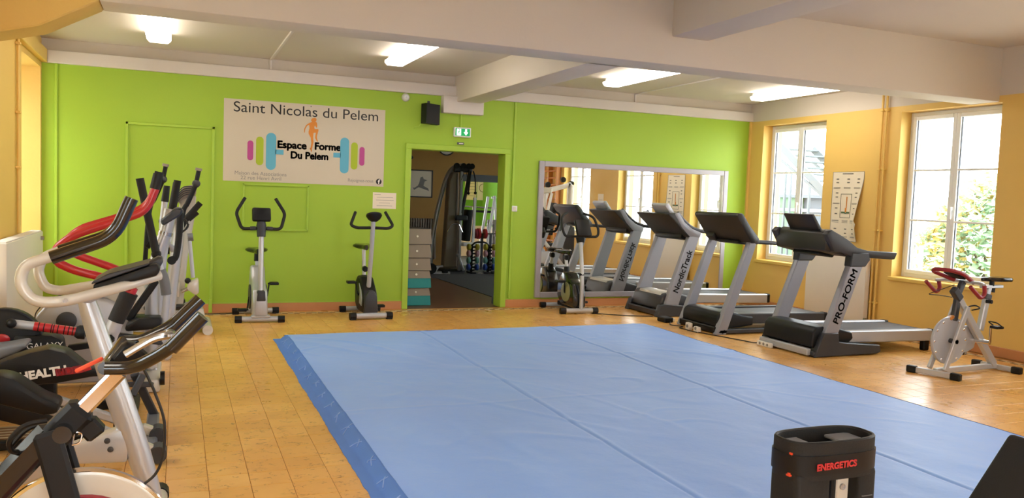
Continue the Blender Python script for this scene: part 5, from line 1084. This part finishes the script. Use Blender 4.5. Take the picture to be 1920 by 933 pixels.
# cable machine
t = Thing('cable_machine', 'tall grey cable machine with pulleys beyond the doorway', 'gym machine', (5.0, 15.2, 0))
yc = 15.1
t.part('rear_arch', MB().tube(curve([(4.60, yc+.25, .04), (4.63, yc+.25, .6), (4.72, yc+.25, 1.2), (4.86, yc+.2, 1.8), (4.98, yc+.1, 2.02), (5.12, yc, 2.06)], 5), .045, 12), 'silver')
t.part('weight_shroud', MB().prism([(4.80, .08), (4.86, 1.75), (4.92, 1.92), (5.05, 1.95), (5.08, .08)], 'xz', yc, yc+.22, bev=.02), 'step_grey')
t.part('column', MB().bar((5.09, yc-.05, .02), (5.08, yc-.05, 1.95), .06, .06, bev=.01).bar((5.17, yc-.1, .02), (5.05, yc-.05, .35), .05, .05, bev=.01), 'silver')
t.part('front_strut', MB().bar((5.10, yc-.05, 1.05), (5.24, yc-.1, 1.98), .05, .06, bev=.01), 'dark_grey')
t.part('pulley_block', MB().lo_hi((4.92, yc-.08, 1.93), (5.30, yc+.02, 2.05), bev=.02), 'dark_grey')
for x in (4.96, 5.10, 5.20, 5.27): t.part('pulley', MB().cyl((x, yc-.13, 2.05), (x, yc-.09, 2.05), .055, seg=18), 'black_plastic')
t.part('cable', MB().tube([(5.13, yc-.12, 2.0), (5.06, yc-.13, 1.78)], .006, 6).tube([(5.13, yc-.12, 2.0), (5.19, yc-.13, 1.80)], .006, 6).tube([(4.97, yc-.12, 1.9), (4.97, yc-.12, 1.05)], .006, 6), 'cable_black')
t.part('rope_handle', MB().tube(curve([(5.30, yc-.12, 1.96), (5.34, yc-.13, 1.8), (5.35, yc-.13, 1.56)], 4), .014, 8).ball((5.35, yc-.13, 1.54), .03, 10).ball((5.21, yc-.13, 1.53), .03, 10).tube([(5.25, yc-.13, 1.95), (5.21, yc-.13, 1.54)], .014, 8), 'black_plastic')
t.part('pull_bar', MB().tube(fillet([(4.80, yc-.16, .78), (4.88, yc-.16, .93), (5.02, yc-.16, .94), (5.10, yc-.16, .78)], .04), .014, 8), 'chrome'); t.part('back_pad', MB().box((5.28, yc+.1, .9), (.12, .28, .62), rot=(0, .06, 0), bev=.03, seg=2), 'black_foam')
t.part('seat', MB().lo_hi((5.15, yc-.1, .5), (5.48, yc+.25, .56), bev=.015), 'print_white'); t.part('seat_frame', MB().bar((5.32, yc+.05, .02), (5.32, yc+.05, .5), .05, .05).bar((5.48, yc+.3, .02), (5.50, yc+.3, 1.45), .05, .05), 'print_white')
t.part('arm_block', MB().lo_hi((4.98, yc-.12, 1.0), (5.22, yc-.02, 1.10), bev=.02), 'dark_grey'); t.part('base', MB().lo_hi((4.75, yc-.05, 0), (5.22, yc+.4, .05), bev=.01), 'dark_grey')
t = Thing('pedal_exerciser', 'small silver and black pedal exerciser on the rubber floor beyond the doorway', 'gym machine', (4.6, 14.6, 0))
t.part('frame', MB().bar((4.40, 14.6, .03), (4.75, 14.55, .03), .05, .04).bar((4.45, 14.6, .03), (4.52, 14.6, .14), .05, .05).bar((4.50, 14.6, .14), (4.62, 14.58, .15), .05, .03), 'silver_light'); t.part('pedal', MB().lo_hi((4.58, 14.45, .03), (4.68, 14.52, .07), bev=.008).lo_hi((4.68, 14.62, .05), (4.78, 14.70, .08), bev=.008), 'black_plastic'); t.part('drum', MB().cyl((4.38, 14.52, .11), (4.38, 14.68, .11), .10), 'black_plastic')
# dumbbell rack with eight dumbbells
t = Thing('dumbbell_rack', 'black dumbbell rack with four rows beyond the doorway', 'rack', (5.41, 14.75, 0))
for x in (5.24, 5.58):
    t.part('post', MB().bar((x, 14.75, .03), (x, 14.75, .55), .04, .04, bev=.006), 'black_plastic'); t.part('foot', MB().lo_hi((x-.05, 14.6, 0), (x+.05, 14.9, .03), bev=.006), 'black_plastic')
    for z in (.10, .22, .35, .48): t.part('arm', MB().bar((x, 14.75, z-.045), (x-.045, 14.68, z-.03), .02, .02).bar((x, 14.75, z-.045), (x+.045, 14.68, z-.03), .02, .02), 'black_plastic')
t.part('top_arch', MB().tube(fillet([(5.24, 14.75, .54), (5.31, 14.75, .60), (5.51, 14.75, .60), (5.58, 14.75, .54)], .05), .018, 8), 'black_plastic')
for z, c, m in ((.51, 'yellow', 'yellow_db'), (.385, 'pink', 'pink_db'), (.255, 'pale teal', 'teal_db'), (.125, 'blue', 'blue_db')):
    for x, sd in ((5.24, 'left'), (5.58, 'right')):
        t = Thing('dumbbell', '%s dumbbell on the %s half of the rack beyond the doorway' % (c, sd), 'dumbbell', (x, 14.70, z), 'coloured dumbbells on the rack')
        t.part('grip', MB().cyl((x-.08, 14.68, z), (x+.08, 14.68, z), .016), 'black_plastic')
        for s_ in (-1, 1): t.part('head', MB().lathe([(.04, -.035), (.064, -.02), (.064, .02), (.04, .035)], (x+s_*.085, 14.68, z), (1, 0, 0), 12), m)
# rack, barbell and plates further back
t = Thing('power_rack', 'white slanted weight rack at the right of the doorway view', 'rack', (6.1, 16.0, 0))
for y in (15.75, 16.15): t.part('post', MB().bar((5.86, y, .02), (6.06, y, 1.48), .05, .05, bev=.006).bar((6.35, y, .02), (6.2, y, 1.5), .05, .05, bev=.006), 'print_white')
for z in (.5, .9, 1.46): t.part('rung', MB().bar((5.86+.137*z, 15.75, z), (5.86+.137*z, 16.15, z), .04, .04).bar((5.86+.137*z, 15.95, z), (6.3-.1*z, 15.95, z), .04, .04), 'print_white')
t.part('weight_post', MB().bar((6.02, 15.95, .5), (6.02, 15.95, 1.0), .09, .06, bev=.01).bar((6.14, 15.95, .5), (6.14, 15.95, 1.0), .09, .06, bev=.01), 'step_grey')
t = Thing('barbell', 'long steel barbell resting across the green room beyond the doorway', 'barbell', (6.1, 17.0, 1.3))
t.part('bar', MB().cyl((5.75, 17.0, 1.25), (6.75, 17.0, 1.22), .016), 'steel'); t.part('sleeve', MB().cyl((6.0, 17.0, 1.15), (6.8, 17.0, 1.13), .026), 'black_plastic'); t.part('stand', MB().bar((6.65, 17.0, 0), (6.65, 17.0, 1.25), .05, .05).bar((6.05, 17.0, 0), (6.05, 17.0, 1.25), .04, .04), 'print_white')
t = Thing('plate_bar', 'short bar with red weight plates behind the dumbbell rack', 'barbell', (5.75, 15.45, .7))
t.part('bar', MB().cyl((5.50, 15.45, .72), (6.05, 15.45, .74), .016), 'steel')
for x, r_, m in ((5.56, .10, 'dark_red'), (5.62, .11, 'red_paint'), (5.76, .10, 'red_paint'), (5.99, .05, 'dark_red')): t.part('plate', MB().cyl((x-.022, 15.45, .73), (x+.022, 15.45, .73), r_, seg=22), m)
t.part('stand', MB().bar((5.70, 15.45, 0), (5.70, 15.45, .72), .04, .04).bar((5.88, 15.45, 0), (5.88, 15.45, .73), .04, .04), 'dark_grey')
for x, lb, m in ((5.98, 'white notice sheet with lines on the far green wall', 'paper'), (6.30, 'white poster with a round dial print on the far green wall', 'print_white')):
    t = Thing('wall_sheet', lb, 'notice', (x+.4, 18.9, 1.3)); X = x+.5
    t.part('sheet', MB().lo_hi((X, 18.885, 1.38), (X+.30, 18.9, 1.92)), m)
    if m == 'paper':
        mb = MB()
        for k in range(6): mb.lo_hi((X+.03, 18.882, 1.85-.075*k), (X+.27, 18.886, 1.858-.075*k))
        t.part('print_lines', mb, 'print_grey')
    else: t.part('dial_print', MB().tube([(X+.15+.1*math.cos(a), 18.884, 1.68+.1*math.sin(a)) for a in [k*math.pi/12 for k in range(24)]], .008, 6, closed=True), 'print_grey')
t = Thing('weight_bench_frame', 'low steel frame on the rubber floor below the dumbbell rack', 'gym machine', (5.6, 14.3, 0))
t.part('rail', MB().bar((5.25, 14.42, .04), (5.85, 14.22, .04), .03, .03), 'steel'); t.part('crossbar', MB().bar((5.35, 14.3, .05), (5.8, 14.4, .05), .03, .03), 'black_plastic'); t.part('clamp', MB().lo_hi((5.5, 14.3, .03), (5.62, 14.38, .08), bev=.01), 'dark_grey')

# ------------------------------------------------------------------ seen only in the mirror: wall bars, weight station and a sheet
t = Thing('wall_bars', 'wooden wall bars on the window wall, seen in the mirror', 'wall bars', (XR-.1, 3.0, 0))
for y in (2.55, 3.0, 3.45): t.part('side_board', MB().lo_hi((XR-.13, y-.02, 0), (XR-.01, y+.02, 2.45), bev=.006), 'wood_bar')
for k in range(14): t.part('rung', MB().cyl((XR-.1, 2.55, .2+k*.16), (XR-.1, 3.45, .2+k*.16), .018, seg=10), 'wood_bar')
t = Thing('multi_gym', 'white weight station with black pulleys, seen in the mirror', 'gym machine', (7.45, 4.4, 0))
X, Y = 7.45, 4.4
t.part('base', MB().lo_hi((X-.35, Y-.05, 0), (X+.5, Y+.05, .06), bev=.01).lo_hi((X+.4, Y-.3, 0), (X+.46, Y+.3, .06), bev=.01), 'beige_gym')
t.part('column', MB().bar((X+.35, Y, .03), (X+.35, Y, 1.85), .07, .07, bev=.01).bar((X-.28, Y, .03), (X-.2, Y, 1.6), .06, .06, bev=.01), 'print_white')
t.part('top_beam', MB().bar((X-.3, Y, 1.62), (X+.4, Y, 1.80), .07, .10, bev=.01).bar((X+.38, Y, 1.8), (X+.38, Y, 1.0), .22, .06, bev=.01), 'print_white')
t.part('front_block', MB().lo_hi((X-.42, Y-.08, 1.60), (X-.08, Y+.08, 1.72), bev=.015), 'beige_gym')
for x, z in ((X-.36, 1.78), (X-.16, 1.78), (X+.2, 1.9), (X+.40, 1.82)): t.part('pulley', MB().cyl((x, Y-.03, z), (x, Y+.03, z), .06, seg=18), 'black_plastic')
t.part('pull_bar', MB().cyl((X-.5, Y-.4, 1.8), (X-.5, Y+.4, 1.8), .014).cyl((X-.36, Y, 1.6), (X-.36, Y, 1.35), .008), 'black_plastic')
t.part('press_arm', MB().bar((X-.1, Y-.1, 1.6), (X-.28, Y-.2, .95), .04, .05).bar((X-.1, Y+.1, 1.6), (X-.28, Y+.2, .95), .04, .05), 'print_white')
t.part('back_pad', MB().box((X-.05, Y, 1.05), (.08, .3, .7), rot=(0, .12, 0), bev=.03, seg=2), 'black_foam'); t.part('seat', MB().lo_hi((X-.4, Y-.16, .46), (X-.02, Y+.16, .54), bev=.02), 'black_foam')
t.part('weight_stack', MB().lo_hi((X+.22, Y-.11, .08), (X+.48, Y+.11, .9), bev=.01), 'dark_grey')
t = Thing('wall_sheet', 'small white sheet on the window wall between two windows, seen in the mirror', 'notice', (XR, 5.4, 1.35))
t.part('sheet', MB().lo_hi((XR-.004, 5.29, 1.34), (XR, 5.53, 1.62)), 'paper'); t.part('print_lines', MB().lo_hi((XR-.005, 5.33, 1.5), (XR-.003, 5.49, 1.505)).lo_hi((XR-.005, 5.33, 1.45), (XR-.003, 5.49, 1.455)), 'print_grey')

# ------------------------------------------------------------------ outside the windows
struct('ground_outside', MB().lo_hi((XR+.36, -30, -.9), (60, 45, -.6)).lo_hi((-60, -30, -.9), (XL-.36, 45, -.6)), 'gravel')
# outside metal stair
t = Thing('outdoor_stair', 'grey metal outdoor staircase seen through the far window', 'staircase', (13.2, 14.4, -.6))
def atx(u, v, x):
    d = ray(u, v); return CAM+d*((x-CAM.x)/d.x)
for x in (12.6, 13.5):
    a, b = atx(1476, 286, 12.6), atx(1548, 362, 12.6); a.x = b.x = x; dz = b-a; t.part('stringer', MB().bar(a-dz*.15, b+dz*1.2, .05, .17, bev=.006, up=(1, 0, 0)), 'zinc')
    a, b = atx(1474, 308, 12.6), atx(1548, 372, 12.6); a.x = b.x = x; dz = b-a; t.part('hand_rail', MB().bar(a-dz*.15, b+dz*1.2, .04, .06, bev=.006, up=(1, 0, 0)), 'zinc')
a, b = atx(1476, 286, 12.6), atx(1548, 362, 12.6); dz = b-a
for k in range(14):
    p_ = a+dz*(-.1+k*.16); t.part('tread', MB().lo_hi((12.6, p_.y-.13, p_.z-.02), (13.5, p_.y+.13, p_.z+.015), bev=.004), 'zinc')
for v in (322, 340, 356):
    a_, b_ = atx(1472, v, 14), atx(1550, v, 14); t.part('landing_rail', MB().bar(a_, (14, b_.y, a_.z), .05, .06), 'zinc')
for u in (1474, 1484, 1520): 
    a_ = atx(u, 320, 14); t.part('landing_post', MB().bar((14, a_.y, -.6), (14, a_.y, a_.z), .05, .05), 'zinc')
t = Thing('garden_shed', 'grey and green outbuilding under the stair outside the far window', 'shed', (15.5, 15.8, -.6))
a_, b_ = atx(1468, 370, 15), atx(1560, 372, 15)
t.part('wall', MB().lo_hi((15.0, b_.y-1.5, -.6), (16.2, a_.y-.8, a_.z)), 'shed_grey'); t.part('side_panel', MB().lo_hi((14.9, a_.y-.8, -.6), (16.1, a_.y, a_.z)), 'shed_green'); t.part('roof', MB().lo_hi((14.8, b_.y-1.6, a_.z), (16.3, a_.y+.1, a_.z+.08)), 'shed_grey'); t.part('ledge', MB().lo_hi((14.85, b_.y-1.5, a_.z-.35), (15.0, a_.y-.1, a_.z-.28)), 'print_white')
t = Thing('garden_rail', 'pale metal railing outside the near window', 'railing', (11.5, 8.0, -.6))
for z in (.35, .9): t.part('rail', MB().bar((11.5, 4.0, z), (11.5, 14.0, z), .04, .06), 'print_white')
for k in range(6): t.part('post', MB().bar((11.5, 4.0+2*k, -.6), (11.5, 4.0+2*k, .93), .05, .05), 'print_white')
def shrub(label, c, R, n, mats, seed):
    random.seed(seed); t = Thing('garden_shrub', label, 'shrub', (c[0], c[1], -.6))
    mb = MB()
    for k in range(7):
        a = random.uniform(0, 6.28); mb.tube([(c[0], c[1], -.6), (c[0]+.2*math.cos(a), c[1]+.2*math.sin(a), c[2]-.4), (c[0]+.5*R[0]*math.cos(a), c[1]+.5*R[1]*math.sin(a), c[2]+.2*R[2])], [.05, .035, .012], 6)
    t.part('stems', mb, 'bark')
    for mi, m in enumerate(mats):
        bm = bmesh.new()
        for k in range(n):
            d = Vector((random.gauss(0, 1), random.gauss(0, 1), random.gauss(0, 1))).normalized()*random.uniform(.45, 1.)**.5
            lump = 1+.22*noise.noise(d*2.3+Vector((seed, mi, 0)))
            p = Vector((c[0]+d.x*R[0]*lump, c[1]+d.y*R[1]*lump, c[2]+d.z*R[2]*lump))
            if p.z < -.55: continue
            if mi == 1 and d.y < -.1: continue
            s = random.uniform(.04, .085); u = Vector((random.gauss(0, 1), random.gauss(0, 1), random.gauss(0, 1))).normalized(); v = u.orthogonal().normalized()
            V = [bm.verts.new(p+q) for q in (u*s*1.5, v*s*.55, -u*s*1.5, -v*s*.55)]; bm.faces.new(V)
        m2 = MB(); m2.bm = bm; t.part('foliage', m2, m, kind='stuff')
shrub('large leafy shrub with golden patches outside the near window', (13.2, 9.9, .7), (1.3, 1.2, 1.5), 5200, ('leaf', 'leaf_gold'), 3)
shrub('rounded green shrub further right outside the near window', (13.6, 7.0, .9), (1.2, 1.15, 1.7), 3600, ('leaf',), 5)

t = Thing('added_house', 'unseen plain house added across the yard to cut sky light at the left windows', 'house', (-9.0, 5.0, -.6))  # house added out of view, it blocks part of the sky
t.part('wall', MB().lo_hi((-12.0, -6.0, -.6), (-8.0, 17.0, 4.6)), 'gravel')
t.part('roof', MB().prism([(-12.3, 4.6), (-7.7, 4.6), (-10.0, 6.6)], 'xz', -6.3, 17.3), 'shed_grey')
for y in (-3.5, .5, 4.5, 8.5, 12.5):
    wn = t.part('window', MB().lo_hi((-8.02, y, .6), (-7.97, y+1.1, 2.1)), 'pvc_white'); t.part('pane', MB().lo_hi((-7.972, y+.08, .68), (-7.965, y+1.02, 2.02)), 'shed_grey', wn)
